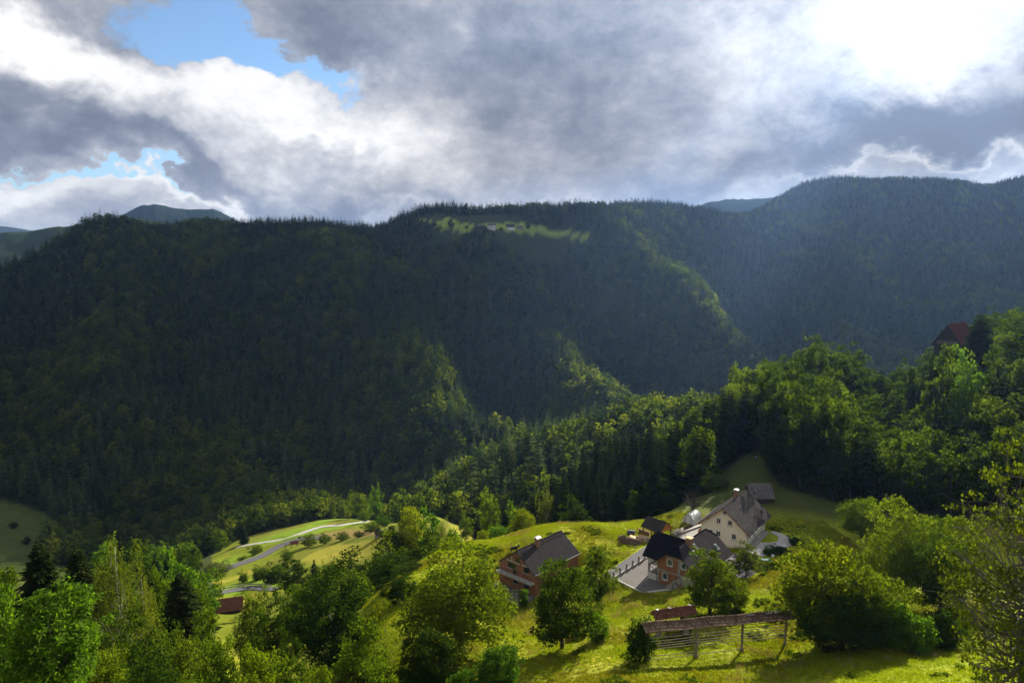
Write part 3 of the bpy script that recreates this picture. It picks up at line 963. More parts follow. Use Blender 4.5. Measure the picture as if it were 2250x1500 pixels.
NG_WOOD = scatter_tree(wood_src, 'wood_scatter')

def scatter(name, P, kind, turn, size, ng, label, cat):
    me = bpy.data.meshes.new(name)
    me.vertices.add(len(P))
    me.vertices.foreach_set('co', np.ascontiguousarray(P, np.float32).ravel())
    a = me.attributes.new('kind_index', 'INT', 'POINT'); a.data.foreach_set('value', np.ascontiguousarray(kind, np.int32))
    a = me.attributes.new('turn', 'FLOAT_VECTOR', 'POINT'); a.data.foreach_set('vector', np.ascontiguousarray(turn, np.float32).ravel())
    a = me.attributes.new('size', 'FLOAT_VECTOR', 'POINT'); a.data.foreach_set('vector', np.ascontiguousarray(size, np.float32).ravel())
    me.update()
    o = link(name, me)
    md = o.modifiers.new('scatter', 'NODES'); md.node_group = ng
    tag(o, label, cat, None, 'stuff')
    return o

def jitter_grid(rs, x0, x1, y0, y1, s):
    gx, gy = np.meshgrid(np.arange(x0, x1, s), np.arange(y0, y1, s))
    x = (gx + (rs.rand(*gx.shape) - 0.5) * s * 0.95).ravel()
    y = (gy + (rs.rand(*gy.shape) - 0.5) * s * 0.95).ravel()
    return x, y

# horizon map, to leave out trees wholly hidden behind a crest
_ht = np.radians(np.arange(-44, 44.01, 0.5)); _hr = np.exp(np.arange(math.log(60), math.log(3300), 0.02))
_HT, _HR = np.meshgrid(_ht, _hr)
_HZ = zfun((_HR * np.sin(_HT)).ravel(), (_HR * np.cos(_HT)).ravel()).reshape(_HT.shape) / _HR
_HM = np.maximum.accumulate(_HZ, 0)
def visible(x, y, z, h):
    r = np.hypot(x, y); th = np.arctan2(x, y)
    j = np.clip(np.searchsorted(_ht, th), 0, len(_ht) - 1)
    i = np.clip(np.searchsorted(_hr, r * 0.97), 1, len(_hr) - 1) - 1
    return (z + h) / r > _HM[i, j] - 0.006

def species(x, y):
    """True where beech grows rather than spruce"""
    n = vnoise(x / 130, y / 130, 31) * 0.6 + vnoise(x / 47, y / 47, 32) * 0.5 + vnoise(x / 11, y / 11, 33) * 0.35
    return n

def woods():
    rs = np.random.RandomState(5)
    parts = []
    for (r0, r1, s, top) in ((160, 350, 6.0, 1.0), (350, 620, 6.2, 1.0), (620, 760, 7.4, 1.0), (760, 1500, 8.2, 1.0), (1500, 3100, 9.2, 1.0)):
        x, y = jitter_grid(rs, -r1 * 0.72, r1 * 0.72, 0, r1, s)
        r = np.hypot(x, y); th = np.abs(np.arctan2(x, y))
        k = (r >= r0) & (r < r1) & (th < R(41.5))
        x, y = x[k], y[k]
        k = forest_mask(x, y)
        x, y = x[k], y[k]
        z = zfun(x, y)
        k = visible(x, y, z, 27)
        parts.append(np.stack([x[k], y[k], z[k]], 1))
    P = np.concatenate(parts)
    r = np.hypot(P[:, 0], P[:, 1])
    n = species(P[:, 0], P[:, 1])
    beech = n > np.where(r < 600, -0.42, np.where(r < 1350, 0.12, 0.40))
    sc = 0.58 + 0.72 * rs.rand(len(P)) ** 1.2 + 0.14 * vnoise(P[:, 0] / 60, P[:, 1] / 60, 35)
    kind = np.where(beech, 4 + rs.randint(0, 4, len(P)), rs.randint(0, 4, len(P)))
    # low growth near the high farm and at the forest edge
    size = np.stack([sc * (0.9 + 0.3 * rs.rand(len(P))), sc * (0.9 + 0.3 * rs.rand(len(P))), sc * (0.9 + 0.25 * rs.rand(len(P)))], 1)
    size[~beech] *= 0.92
    size[:, :2] *= 1.12
    size[beech] *= np.array((0.80, 0.80, 0.92))
    size[beech & (r < 620)] *= np.array((0.84, 0.84, 0.84))
    size[r > 900] *= np.array((1.05, 1.05, 0.86))
    k = inside(APRON, P[:, 0], P[:, 1])
    size[k] *= (0.10 + 0.16 * rs.rand(k.sum(), 1)) * (rs.rand(k.sum(), 1) < 0.6) + 0.01
    kind[k] = 4 + rs.randint(0, 4, k.sum())
    turn = np.stack([rs.normal(size=len(P)) * 0.04, rs.normal(size=len(P)) * 0.04, rs.rand(len(P)) * 6.28], 1)
    return P, kind, turn, size, r, beech
WP, WK, WT, WS, WR, WB = woods()

# ------------------------------------------------------------------ houses
def mat_brick(name, c1, c2, mortar):
    m, t = new_mat(name)
    tc = t.n('ShaderNodeTexCoord').outputs['Object']
    s = t.n('ShaderNodeSeparateXYZ'); t.put(s.inputs[0], tc)
    cb = t.n('ShaderNodeCombineXYZ')
    t.put(cb.inputs[0], t.math('ADD', s.outputs[0], s.outputs[1])); t.put(cb.inputs[1], s.outputs[2])
    b = t.n('ShaderNodeTexBrick')
    t.put(b.inputs['Vector'], cb.outputs[0])
    b.inputs['Color1'].default_value = (*c1, 1); b.inputs['Color2'].default_value = (*c2, 1); b.inputs['Mortar'].default_value = (*mortar, 1)
    b.inputs['Scale'].default_value = 1.0
    b.inputs['Mortar Size'].default_value = 0.022
    b.inputs['Brick Width'].default_value = 0.40
    b.inputs['Row Height'].default_value = 0.22
    n = t.noise(tc, 1.3, 5, 0.65)
    c = t.vec('SCALE', b.outputs[0], t.math('MULTIPLY_ADD', t.math('SUBTRACT', n, 0.5), 1.5, 0.95))
    finish(t, c, 0.9, 0.1, b.outputs['Fac'], 0.01, -0.6)
    return m
M['brick'] = mat_brick('brick', (0.31, 0.095, 0.045), (0.20, 0.058, 0.030), (0.30, 0.24, 0.19))
M['brickB'] = mat_brick('brick_b', (0.42, 0.135, 0.045), (0.27, 0.080, 0.03), (0.33, 0.26, 0.19))
M['concrete'] = mat_plain('concrete', (0.34, 0.32, 0.29), 0.9, 0.25, 0.9)
M['court'] = mat_plain('court', (0.135, 0.122, 0.11), 0.92, 0.35, 0.35)
M['court_dark'] = mat_plain('court_dark', (0.11, 0.105, 0.105), 0.92, 0.3, 0.5)
M['plaster'] = mat_plain('plaster', (0.84, 0.81, 0.64), 0.9, 0.08, 0.5)
M['white'] = mat_plain('white', (0.74, 0.73, 0.71), 0.6, 0.08, 1.0)
M['offwhite'] = mat_plain('offwhite', (0.62, 0.58, 0.52), 0.85, 0.12, 0.7)
M['wood'] = mat_plain('wood', (0.20, 0.10, 0.045), 0.8, 0.35, 2.5, island=0.2)
M['wood_orange'] = mat_plain('wood_orange', (0.48, 0.20, 0.05), 0.75, 0.25, 2.0, island=0.15)
M['wood_grey'] = mat_plain('wood_grey', (0.25, 0.208, 0.165), 0.9, 0.3, 2.5, island=0.2)
M['wood_pale'] = mat_plain('wood_pale', (0.62, 0.43, 0.22), 0.8, 0.15, 1.5, island=0.12)
M['wood_dark'] = mat_plain('wood_dark', (0.045, 0.032, 0.026), 0.85, 0.3, 2.0)
M['tile_brown'] = mat_plain('tile_brown', (0.052, 0.047, 0.048), 0.8, 0.22, 0.8, 0.0, island=0.12)
M['tile_black'] = mat_plain('tile_black', (0.011, 0.012, 0.016), 0.7, 0.25, 0.8, 0.0, island=0.12)
M['tile_grey'] = mat_plain('tile_grey', (0.066, 0.061, 0.059), 0.85, 0.35, 0.5, 0.0, island=0.22)
M['tile_slate'] = mat_plain('tile_slate', (0.050, 0.046, 0.042), 0.9, 0.4, 0.6, 0.0, island=0.25)
M['tile_red'] = mat_plain('tile_red', (0.15, 0.066, 0.045), 0.8, 0.4, 0.7, 0.0, island=0.35)
M['tile_old'] = mat_plain('tile_old', (0.165, 0.112, 0.085), 0.85, 0.45, 0.5, 0.0, island=0.45)
M['tile_rust'] = mat_plain('tile_rust', (0.11, 0.046, 0.038), 0.8, 0.3, 0.5, 0.0, island=0.2)
M['tile_barn'] = mat_plain('tile_barn', (0.20, 0.085, 0.05), 0.8, 0.3, 0.5, 0.0, island=0.2)
M['shingle'] = mat_plain('shingle', (0.13, 0.12, 0.115), 0.9, 0.35, 0.5, 0.0, island=0.4)
M['metal'] = mat_plain('metal', (0.55, 0.55, 0.56), 0.35, 0.12, 1.0, 0.5, 0.6)
M['dark_metal'] = mat_plain('dark_metal', (0.025, 0.025, 0.028), 0.5, 0.1, 1.0, 0.5)
M['chimney'] = mat_brick('chimney_brick', (0.33, 0.14, 0.085), (0.27, 0.11, 0.07), (0.30, 0.25, 0.20))
def mat_glass(name, c, rough=0.08):
    m, t = new_mat(name)
    finish(t, c, rough, 0.5)
    return m
M['glass'] = mat_glass('glass', (0.012, 0.014, 0.017))
M['glass_green'] = mat_glass('glass_green', (0.055, 0.10, 0.085))
M['hollow'] = mat_plain('hollow', (0.020, 0.018, 0.016), 0.9, 0.3, 1.0)

def clip_poly(poly, x0, x1, z0, z1):
    def cut(pl, f, v):
        out = []
        for i in range(len(pl)):
            a, b = pl[i], pl[(i + 1) % len(pl)]
            fa, fb = f(a), f(b)
            if fa >= 0: out.append(a)
            if (fa >= 0) != (fb >= 0):
                k = fa / (fa - fb)
                out.append((a[0] + (b[0] - a[0]) * k, a[1] + (b[1] - a[1]) * k))
        return out
    p = poly
    for f in (lambda q: q[0] - x0, lambda q: x1 - q[0], lambda q: q[1] - z0, lambda q: z1 - q[1]):
        if not p: return p
        p = cut(p, f, 0)
    return p

def wall_face(b, o, ex, poly, holes=(), depth=0.22):
    """a wall with real openings; inward normal is to the left of ex seen from above"""
    o, ex = Vector(o), Vector(ex)
    inn = Vector((-ex.y, ex.x, 0))
    ez = Vector((0, 0, 1))
    xs = sorted({p[0] for p in poly} | {h[0] for h in holes} | {h[1] for h in holes})
    zs = sorted({p[1] for p in poly} | {h[2] for h in holes} | {h[3] for h in holes})
    for i in range(len(xs) - 1):
        for j in range(len(zs) - 1):
            cx, cz = (xs[i] + xs[i + 1]) / 2, (zs[j] + zs[j + 1]) / 2
            if any(h[0] < cx < h[1] and h[2] < cz < h[3] for h in holes):
                continue
            q = clip_poly(poly, xs[i], xs[i + 1], zs[j], zs[j + 1])
            if len(q) >= 3:
                b.add([o + ex * p[0] + ez * p[1] for p in q], [tuple(range(len(q)))])
    for (a, c, z0, z1) in holes:
        ring = [(a, z0), (c, z0), (c, z1), (a, z1)]
        f = [o + ex * p[0] + ez * p[1] for p in ring]
        g = [p + inn * depth for p in f]
        b.add(f + g, [(k, 4 + k, 4 + (k + 1) % 4, (k + 1) % 4) for k in range(4)])

def window(parent, o, ex, h, frame, glass, trim=0.0, bars=True, sill=True, fw=0.09):
    """frame in the opening h, pane behind it; trim > 0 adds a painted surround"""
    o, ex = Vector(o), Vector(ex)
    out = Vector((ex.y, -ex.x, 0)); ez = Vector((0, 0, 1))
    a, c, z0, z1 = h
    def slab(b, x0, x1, y0, y1, d0, d1):
        ring = [o + ex * x0 + ez * y0, o + ex * x1 + ez * y0, o + ex * x1 + ez * y1, o + ex * x0 + ez * y1]
        b.prism(ring, out * d0, out * d1)
    b = MB()
    e = fw
    slab(b, a, a + e, z0, z1, -0.12, -0.04); slab(b, c - e, c, z0, z1, -0.12, -0.04)
    slab(b, a + e, c - e, z0, z0 + e, -0.12, -0.04); slab(b, a + e, c - e, z1 - e, z1, -0.12, -0.04)
    if bars:
        m_ = (a + c) / 2
        slab(b, m_ - 0.03, m_ + 0.03, z0 + e, z1 - e, -0.115, -0.05)
    w = b.build('window', frame, parent)
    p = MB(); slab(p, a, c, z0, z1, -0.16, -0.13)
    p.build('pane', glass, w)
    if trim:
        s = MB(); k = trim
        slab(s, a - k, a, z0 - k, z1 + k, 0.003, 0.05); slab(s, c, c + k, z0 - k, z1 + k, 0.003, 0.05)
        slab(s, a, c, z1, z1 + k, 0.003, 0.05); slab(s, a, c, z0 - k, z0, 0.003, 0.05)
        s.build('surround', frame, w)
    if sill:
        s = MB(); slab(s, a - 0.1, c + 0.1, z0 - 0.06 - trim, z0 - 0.003 - trim, 0.0, 0.14)
        s.build('sill', M['concrete'], w)
    return w

def tile_slope(b, o, eu, ev, poly, du=0.33, dv=0.36, t=0.05, stagger=0.0, jit=0.0, rs=None):
    """courses of tiles over a convex polygon (u along the eave, v up the slope); every tile its own piece"""
    o, eu, ev = Vector(o), Vector(eu).normalized(), Vector(ev).normalized()
    n = eu.cross(ev)
    if n.z < 0: n = -n
    v0 = min(p[1] for p in poly); v1 = max(p[1] for p in poly)
    def span(v):
        us = []
        for i in range(len(poly)):
            (ua, va), (ub, vb) = poly[i], poly[(i + 1) % len(poly)]
            if abs(va - vb) < 1e-9:
                if abs(v - va) < 1e-6: us += [ua, ub]
            elif min(va, vb) - 1e-6 <= v <= max(va, vb) + 1e-6:
                us.append(ua + (ub - ua) * (v - va) / (vb - va))
        return (min(us), max(us)) if us else None
    rows = max(1, round((v1 - v0) / dv)); dv = (v1 - v0) / rows
    for r in range(rows):
        va = v0 + r * dv; vb = min(va + dv * 1.12, v1)
        sa, sb = span(va), span(vb)
        if not sa or not sb: continue
        u = min(sa[0], sb[0]) - (stagger * du * (r % 2))
        end = max(sa[1], sb[1])
        while u < end - 1e-4:
            q0, q1 = u + 0.008, min(u + du, end) - 0.008
            a0, a1 = max(q0, sa[0]), min(q1, sa[1])
            b0, b1 = max(q0, sb[0]), min(q1, sb[1])
            u += du
            if a1 - a0 < 0.03 and b1 - b0 < 0.03: continue
            if a1 < a0: a0 = a1 = (a0 + a1) / 2
            if b1 < b0: b0 = b1 = (b0 + b1) / 2
            j = (rs.rand() * jit) if rs is not None else 0.0
            lo = n * (t + j); hi = n * (0.012 + j * 0.5)
            p = [o + eu * a0 + ev * va + lo, o + eu * a1 + ev * va + lo, o + eu * b1 + ev * vb + hi, o + eu * b0 + ev * vb + hi]
            q = [o + eu * a0 + ev * va + n * 0.004, o + eu * a1 + ev * va + n * 0.004]
            b.add(p + q, [(0, 1, 2, 3), (0, 4, 5, 1)])

def roof_slope(parent, o, eu, ev, poly, mat, under, thick=0.16, name='roof', **kw):
    """one roof slope: boarded slab with tiles lying on it"""
    o, eu, ev = Vector(o), Vector(eu).normalized(), Vector(ev).normalized()
    n = eu.cross(ev)
    if n.z < 0: n = -n
    ring = [o + eu * p[0] + ev * p[1] for p in poly]
    s = MB().prism(ring, -n * thick, (0, 0, 0)).build(name, under, parent)
    b = MB(); tile_slope(b, o, eu, ev, poly, **kw)
    tl = b.build('roof_tiles', mat, s)
    tl['kind'] = 'stuff'
    return s

def gable_roof(parent, hw, y0, y1, zr, ze, mat, under, ridge_mat=None, tone2=None, **kw):
    """plain gable roof, ridge along local y"""
    sl = math.hypot(hw, zr - ze)
    for sgn, mt in ((1, mat), (-1, tone2 or mat)):
        ev = Vector((-sgn * hw, 0, zr - ze))
        roof_slope(parent, (sgn * hw, y0, ze), (0, 1, 0), ev, [(0, 0), (y1 - y0, 0), (y1 - y0, sl), (0, sl)], mt, under, **kw)
    b = MB()
    n_ = max(2, int((y1 - y0) / 0.42))
    for i in range(n_):
        a = y0 + (y1 - y0) * i / n_; c = y0 + (y1 - y0) * (i + 1) / n_
        b.tube([(0, a + 0.01, zr + 0.02), (0, c - 0.01, zr + 0.04)], [0.12, 0.13], 8)
    rc = b.build('ridge_cap', ridge_mat or mat, parent)
    rc['kind'] = 'stuff'

def root_of(h, name, label, cat):
    return empty(name, (h[0], h[1], h[2]), h[3], label, cat)

# ---- the unfinished brick house on the left
def house_a():
    r = root_of(HA, 'brick_house', 'unfinished bare brick house with brown tiled roof behind the leafy round tree', 'house')
    hw, L, zr, ze = 5.0, 14.6, 8.0, 4.4
    x0, x1, ya, yb = -4.75, 4.75, 0.2, 14.2
    slope = (zr - ze) / hw
    zt = zr - 0.22
    zw = zt - slope * x1
    gp = [(x0, -1.0), (x1, -1.0), (x1, zw), (0, zt), (x0, zw)]
    H = [(-2.3, -1.0, 3.95, 5.1), (-0.995, 0.0, 2.95, 5.1), (2.0, 3.4, 4.15, 5.35), (-0.9, 0.2, 1.1, 1.95), (2.05, 3.4, 0.05, 2.05), (-0.2, 0.9, 5.65, 6.7)]
    b = MB()
    wall_face(b, (0, ya, 0), (1, 0, 0), gp, H)
    wall_face(b, (0, yb, 0), (-1, 0, 0), [(-x1, -1), (-x0, -1), (-x0, zw), (0, zt), (-x1, zw)], [(-1, 0.4, 3.2, 4.6)])
    SH = [(2.0, 3.2, 0.9, 2.1), (6.0, 7.2, 0.9, 2.1), (10, 11.2, 0.9, 2.1)]
    wall_face(b, (x1, ya, 0), (0, 1, 0), [(0, -1), (yb - ya, -1), (yb - ya, zw), (0, zw)], SH)
    wall_face(b, (x0, yb, 0), (0, -1, 0), [(0, -1), (yb - ya, -1), (yb - ya, zw), (0, zw)], SH)
    b.build('wall', M['brick'], r)
    for h in H:  # openings have no windows; dark panes stand in for the shade inside
        window(r, (0, ya, 0), (1, 0, 0), h, M['dark_metal'], M['glass'], 0, h[1] - h[0] > 1.2, h[2] > 0.5 and h[2] < 5.6 and h[2] != 2.95, 0.06)
    for h in SH:
        window(r, (x1, ya, 0), (0, 1, 0), h, M['dark_metal'], M['glass'], 0, True, True, 0.06)
    MB().box(-2.9, 0.9, ya - 0.03, ya + 0.1, 5.3, 5.6).build('ring_beam', M['concrete'], r)
    MB().box(1.5, 3.3, ya - 0.028, ya + 0.1, 5.36, 5.72).build('lintel', M['concrete'], r)
    MB().box(-1.45, -1.15, ya - 0.032, ya + 0.1, 5.6, 6.6).build('gable_post', M['concrete'], r)
    s = MB().box(x0, x1 + 0.1, ya - 1.15, ya - 0.002, 2.55, 2.85).build('balcony', M['concrete'], r)
    pm = MB().box(-0.02, 0.02, -0.02, 0.02, 0, 0.95).mesh('rail_post', M['dark_metal'])
    for i in range(7):
        link('rail_post', pm, s).location = (x0 + 0.1 + i * 1.56, ya - 1.08, 2.85)
    MB().box(x0, x1 + 0.1, ya - 1.10, ya - 1.06, 3.78, 3.82).build('hand_rail', M['dark_metal'], s)
    gable_roof(r, hw, 0.0, L, zr, ze, M['tile_brown'], M['wood_dark'], du=0.42, dv=0.46, t=0.07)
    # snow guards in a row below the ridge
    gm = MB().add([(-0.12, 0, 0), (0.12, 0, 0), (0, 0.0, 0.26), (0, -0.22, 0.02)], [(0, 1, 2), (0, 2, 3), (1, 3, 2), (0, 3, 1)]).mesh('snow_guard', M['dark_metal'])
    for y in [0.9, 1.7, 2.4] + [6.9 + 0.82 * i for i in range(9)]:
        o = link('snow_guard', gm, r)
        o.location = (0.62, y, zr - slope * 0.62 + 0.06); o.rotation_euler = (0, 0, R(90))
    c = MB().box(0.25, 1.05, 5.3, 6.3, 6.6, 9.0).build('chimney', M['chimney'], r)
    cap = MB()
    cap.prism([(0.05, 5.15, 9.3), (0.65, 5.15, 9.55), (1.25, 5.15, 9.3), (1.25, 5.15, 9.24), (0.65, 5.15, 9.48), (0.05, 5.15, 9.24)], (0, 0, 0), (0, 1.3, 0))
    for (x, y) in ((0.3, 5.35), (1.0, 5.35), (0.3, 6.25), (1.0, 6.25)):
        cap.box(x - 0.03, x + 0.03, y - 0.03, y + 0.03, 9.0, 9.3)
    cap.build('chimney_cap', M['metal'], c)
    MB().box(-1.3, -0.5, 7.2, 7.9, 6.8, 8.5).build('small_chimney', M['chimney'], r)
    for x in (-hw, hw):
        MB().tube([(x * 1.015, 0, ze - 0.03), (x * 1.015, L, ze - 0.03)], 0.08, 8).build('gutter', M['dark_metal'], r)
    # paved terrace below the gable
    t = empty('terrace', loc2(HA, 0, 0), HA[3], 'grey paved terrace with retaining wall before the brick house gable', 'terrace')
    pv = MB().box(-4.9, 5.4, -4.2, 0.15, -0.3, 0.06).build('paving', M['court_dark'], t)
    MB().box(-4.9, 5.4, -4.5, -4.203, -2.2, 0.12).build('retaining_wall', M['concrete'], t)
    MB().box(-4.9, 5.4, -4.38, -4.34, 0.98, 1.02).build('hand_rail', M['dark_metal'], t)
    MB().box(-4.9, 5.4, -4.38, -4.34, 0.53, 0.56).build('mid_rail', M['dark_metal'], t)
    pm2 = MB().box(-0.02, 0.02, -0.02, 0.02, 0, 0.9).mesh('rail_post', M['dark_metal'])
    for i in range(6):
        link('rail_post', pm2, t).location = (-4.8 + i * 2.0, -4.36, 0.1)
house_a()

# ---- the L-shaped house with black and brown roofs
def house_b():
    r = root_of(HB, 'angled_house', 'brick house with black and brown clipped gable roofs and white framed windows', 'house')
    hw, L, zr, ze, h1, wh = 5.2, 15.1, 7.8, 3.3, 1.84, 1.69
    zh = zr - wh / hw * (zr - ze)
    k = (zr - ze) / hw
    x0, x1, ya, yb = -3.7, 4.2, 0.7, 14.4
    zwl, zwr = zr - 0.2 + k * x0, zr - 0.2 - k * x1
    zc = zh - 0.2
    xc = (zr - 0.2 - zc) / k
    gp = [(x0, -1.2), (x1, -1.2), (x1, zwr), (xc, zc), (-xc, zc), (x0, zwl)]
    H = [(-1.69, -0.62, 3.95, 5.25), (1.21, 2.24, 4.1, 5.3), (-2.64, -1.57, 0.9, 2.25)]
    b = MB()
    wall_face(b, (0, ya, 0), (1, 0, 0), gp, H)
    wall_face(b, (0, yb, 0), (-1, 0, 0), [(-x1, -1.2), (-x0, -1.2), (-x0, zwl), (xc, zc), (-xc, zc), (-x1, zwr)])
    wall_face(b, (x1, ya, 0), (0, 1, 0), [(0, -1.2), (yb - ya, -1.2), (yb - ya, zwr), (0, zwr)], [(3, 4.2, 0.9, 2.2), (8, 9.2, 0.9, 2.2)])
    b.build('wall', M['brickB'], r)
    b = MB(); wall_face(b, (x0, yb, 0), (0, -1, 0), [(0, -1.2), (yb - ya, -1.2), (yb - ya, zwl), (0, zwl)])
    b.build('side_wall', M['offwhite'], r)
    for h in H:
        window(r, (0, ya, 0), (1, 0, 0), h, M['white'], M['glass_green'], 0.06, False, True, 0.10)
    # concrete frame showing in the gable
    MB().box(x0 - 0.01, x1 + 0.01, ya - 0.025, ya + 0.05, 2.52, 2.80).build('floor_beam', M['concrete'], r)
    MB().box(-1.9, 1.9, ya - 0.024, ya + 0.05, 5.48, 5.72).build('tie_beam', M['concrete'], r)
    MB().box(x0 - 0.012, x0 + 0.32, ya - 0.022, ya + 0.05, -0.2, 2.519).build('corner_column', M['concrete'], r)
    MB().box(0.62, 1.08, ya - 0.022, ya + 0.05, 2.801, 5.479).build('column', M['concrete'], r)
    sl = math.hypot(hw, zr - ze)
    sh = sl * (1 - wh / hw)
    und = M['wood_dark']
    kw = dict(du=0.36, dv=0.40, t=0.06)
    # main roof: right slope brown, left slope black, clipped at both ends
    def main_poly():
        return [(0, 0), (L, 0), (L, sh), (L - h1, sl), (h1, sl), (0, sh)]
    roof_slope(r, (hw, 0, ze), (0, 1, 0), (-hw, 0, zr - ze), main_poly(), M['tile_brown'], und, **kw)
    roof_slope(r, (-hw, 0, ze), (0, 1, 0), (hw, 0, zr - ze), main_poly(), M['tile_black'], und, **kw)
    for y, s_ in ((0.0, 1), (L, -1)):
        ev = Vector((0, s_ * h1, zr - zh))
        roof_slope(r, (-wh, y, zh), (1, 0, 0), ev, [(0, 0), (2 * wh, 0), (wh, ev.length)], M['tile_black'], und, name='hip', **kw)
    # wing towards the court, ridge across the main one
    yr, zc_, we = 5.35, zr, 4.2
    hy = 4.4
    xl = -7.3
    wl = math.hypot(hy, zc_ - we)
    for s_ in (-1, 1):
        ev = Vector((0, -s_ * hy, zc_ - we))
        po = [(0, 0), (-xl - 4.1, 0), (-xl, wl), (0.8, wl), (0, wl * 0.80)]
        roof_slope(r, (xl, yr + s_ * hy, we), (1, 0, 0), ev, po, M['tile_black'], und, name='wing_roof', **kw)
    zk = we + (zc_ - we) * 0.8
    ev = Vector((0.8, 0, zc_ - zk))
    roof_slope(r, (xl, yr - hy * 0.2, zk), (0, 1, 0), ev, [(0, 0), (hy * 0.4, 0), (hy * 0.2, ev.length)], M['tile_black'], und, name='hip', **kw)
    b = MB()
    zt2 = zc_ - 0.2
    wx = -6.5
    wall_face(b, (wx, yr + 3.5, 0), (0, -1, 0), [(0, 2.6), (7.0, 2.6), (7.0, 4.6), (4.2, zt2 - 0.7), (2.8, zt2 - 0.7), (0, 4.6)])
    wall_face(b, (wx, yr - 3.5, 0), (1, 0, 0), [(0, 2.6), (2.8, 2.6), (2.8, 4.6), (0, 4.6)])
    b.build('wing_wall', M['offwhite'], r)
    MB().box(wx, x0 - 0.003, yr - 3.4, yr + 3.5, 2.5, 2.7).build('wing_floor', M['concrete'], r)
    for (x, y) in ((wx + 0.15, yr - 3.25), (wx + 0.15, yr + 3.25)):
        MB().box(x - 0.17, x + 0.17, y - 0.17, y + 0.17, -0.3, 2.5).build('carport_pillar', M['concrete'], r)
    MB().box(-5.9, x0 - 0.004, 1.0, 1.25, -0.2, 1.15).build('low_wall', M['offwhite'], r)
    MB().box(-5.9, -5.65, 1.253, 4.5, -0.2, 1.15).build('low_wall', M['offwhite'], r)
    # ridge caps
    b = MB()
    def caps(p, q):
        p, q = Vector(p), Vector(q); n_ = max(2, int((q - p).length / 0.40))
        for i in range(n_):
            b.tube([p.lerp(q, i / n_), p.lerp(q, (i + 0.94) / n_)], [0.11, 0.13], 7)
    up = Vector((0, 0, 0.04))
    caps(Vector((0, h1, zr)) + up, Vector((0, L - h1, zr)) + up); caps(Vector((xl + 0.8, yr, zr)) + up, Vector((0, yr, zr)) + up)
    for y, yy in ((0, h1), (L, L - h1)):
        for s_ in (-1, 1):
            caps(Vector((s_ * wh, y, zh)) + up, Vector((0, yy, zr)) + up)
    o = b.build('ridge_cap', M['tile_black'], r); o['kind'] = 'stuff'
    c = MB().box(0.15, 1.25, 4.3, 5.3, 6.6, 8.7).build('chimney', M['chimney'], r)
    MB().box(0.02, 1.38, 4.17, 5.43, 8.702, 8.84).build('chimney_cap', M['wood_pale'], c)
    sx, sz = hw / sl, (zr - ze) / sl
    def skylight(u, v, w_=0.8, l_=1.2):
        n_ = Vector((sz, 0, sx))
        o_ = Vector((hw, u, ze)) + Vector((-sx, 0, sz)) * v + n_ * 0.06
        ring = [o_, o_ + Vector((0, w_, 0)), o_ + Vector((0, w_, 0)) + Vector((-sx, 0, sz)) * l_, o_ + Vector((-sx, 0, sz)) * l_]
        s_ = MB().prism(ring, (0, 0, 0), n_ * 0.12).build('skylight', M['metal'], r)
        c_ = sum(ring, Vector()) / 4
        MB().prism([c_.lerp(p, 0.8) for p in ring], n_ * 0.121, n_ * 0.14).build('pane', M['glass_green'], s_)
    skylight(5.6, 4.6); skylight(4.2, 3.6); skylight(11.6, 2.4)
    MB().tube([(-hw - 0.06, 0, ze - 0.03), (-hw - 0.06, 1.0, ze - 0.03)], 0.08, 8).build('gutter', M['dark_metal'], r)
    MB().tube([(hw + 0.06, 0, ze - 0.03), (hw + 0.06, L, ze - 0.03)], 0.08, 8).build('gutter', M['dark_metal'], r)
    MB().tube([(-hw, 0.25, ze - 0.1), (-hw + 0.2, 0.35, ze - 0.4), (x0 - 0.05, ya - 0.12, 2.2), (x0 - 0.05, ya - 0.12, 0.0)], 0.05, 8).build('down_pipe', M['dark_metal'], r)
    # outside stair with its concrete parapet and the painted rings
    st = empty('outside_stair', loc2(HB, 0, 0), HB[3], 'concrete outside stair parapet with painted rings beside the brick gable', 'stair')
    MB().prism([(-1.2, 0, 0.3), (4.6, 0, -1.0), (4.6, 0, 3.4), (2.0, 0, 3.4), (0.65, 0, 2.2)], (0, -0.85, 0), (0, -0.65, 0)).build('parapet', M['concrete'], st)
    sm = MB().box(-0.16, 0.16, 0, 1.2, -0.2, 0.0).mesh('step', M['concrete'])
    for i in range(9):
        link('step', sm, st).location = (-0.7 + i * 0.3, -0.6, 0.35 + i * 0.2)
    for (cx, cz, m_) in ((0.95, 1.05, 'dark_metal'), (2.35, 1.25, None), (1.55, 2.25, 'dark_metal')):
        b = MB()
        b.tube([(cx + 0.62 * math.cos(a), -0.87, cz + 0.62 * math.sin(a)) for a in np.linspace(0, 6.2832, 25)], 0.055, 5)
        if m_ is None:
            m_ = 'ring_red'; M[m_] = mat_plain('ring_red', (0.45, 0.02, 0.08), 0.7, 0.1)
        b.build('painted_ring', M[m_], st)
    # court in front of the wing
    ct = empty('court', loc2(HB, 0, 0), HB[3], 'grey concrete forecourt with pale kerb below the angled house', 'forecourt')
    MB().add([(-10.55, -3.7, 0.02), (-3.44, -5.1, 0.02), (0.1, 0.4, 0.02), (0.1, 0.69, 0.02), (-3.6, 0.69, 0.02), (-3.6, 15, 0.02), (-10.55, 15, 0.02)], [(0, 1, 2, 3, 4, 5, 6)]).build('paving', M['court'], ct)
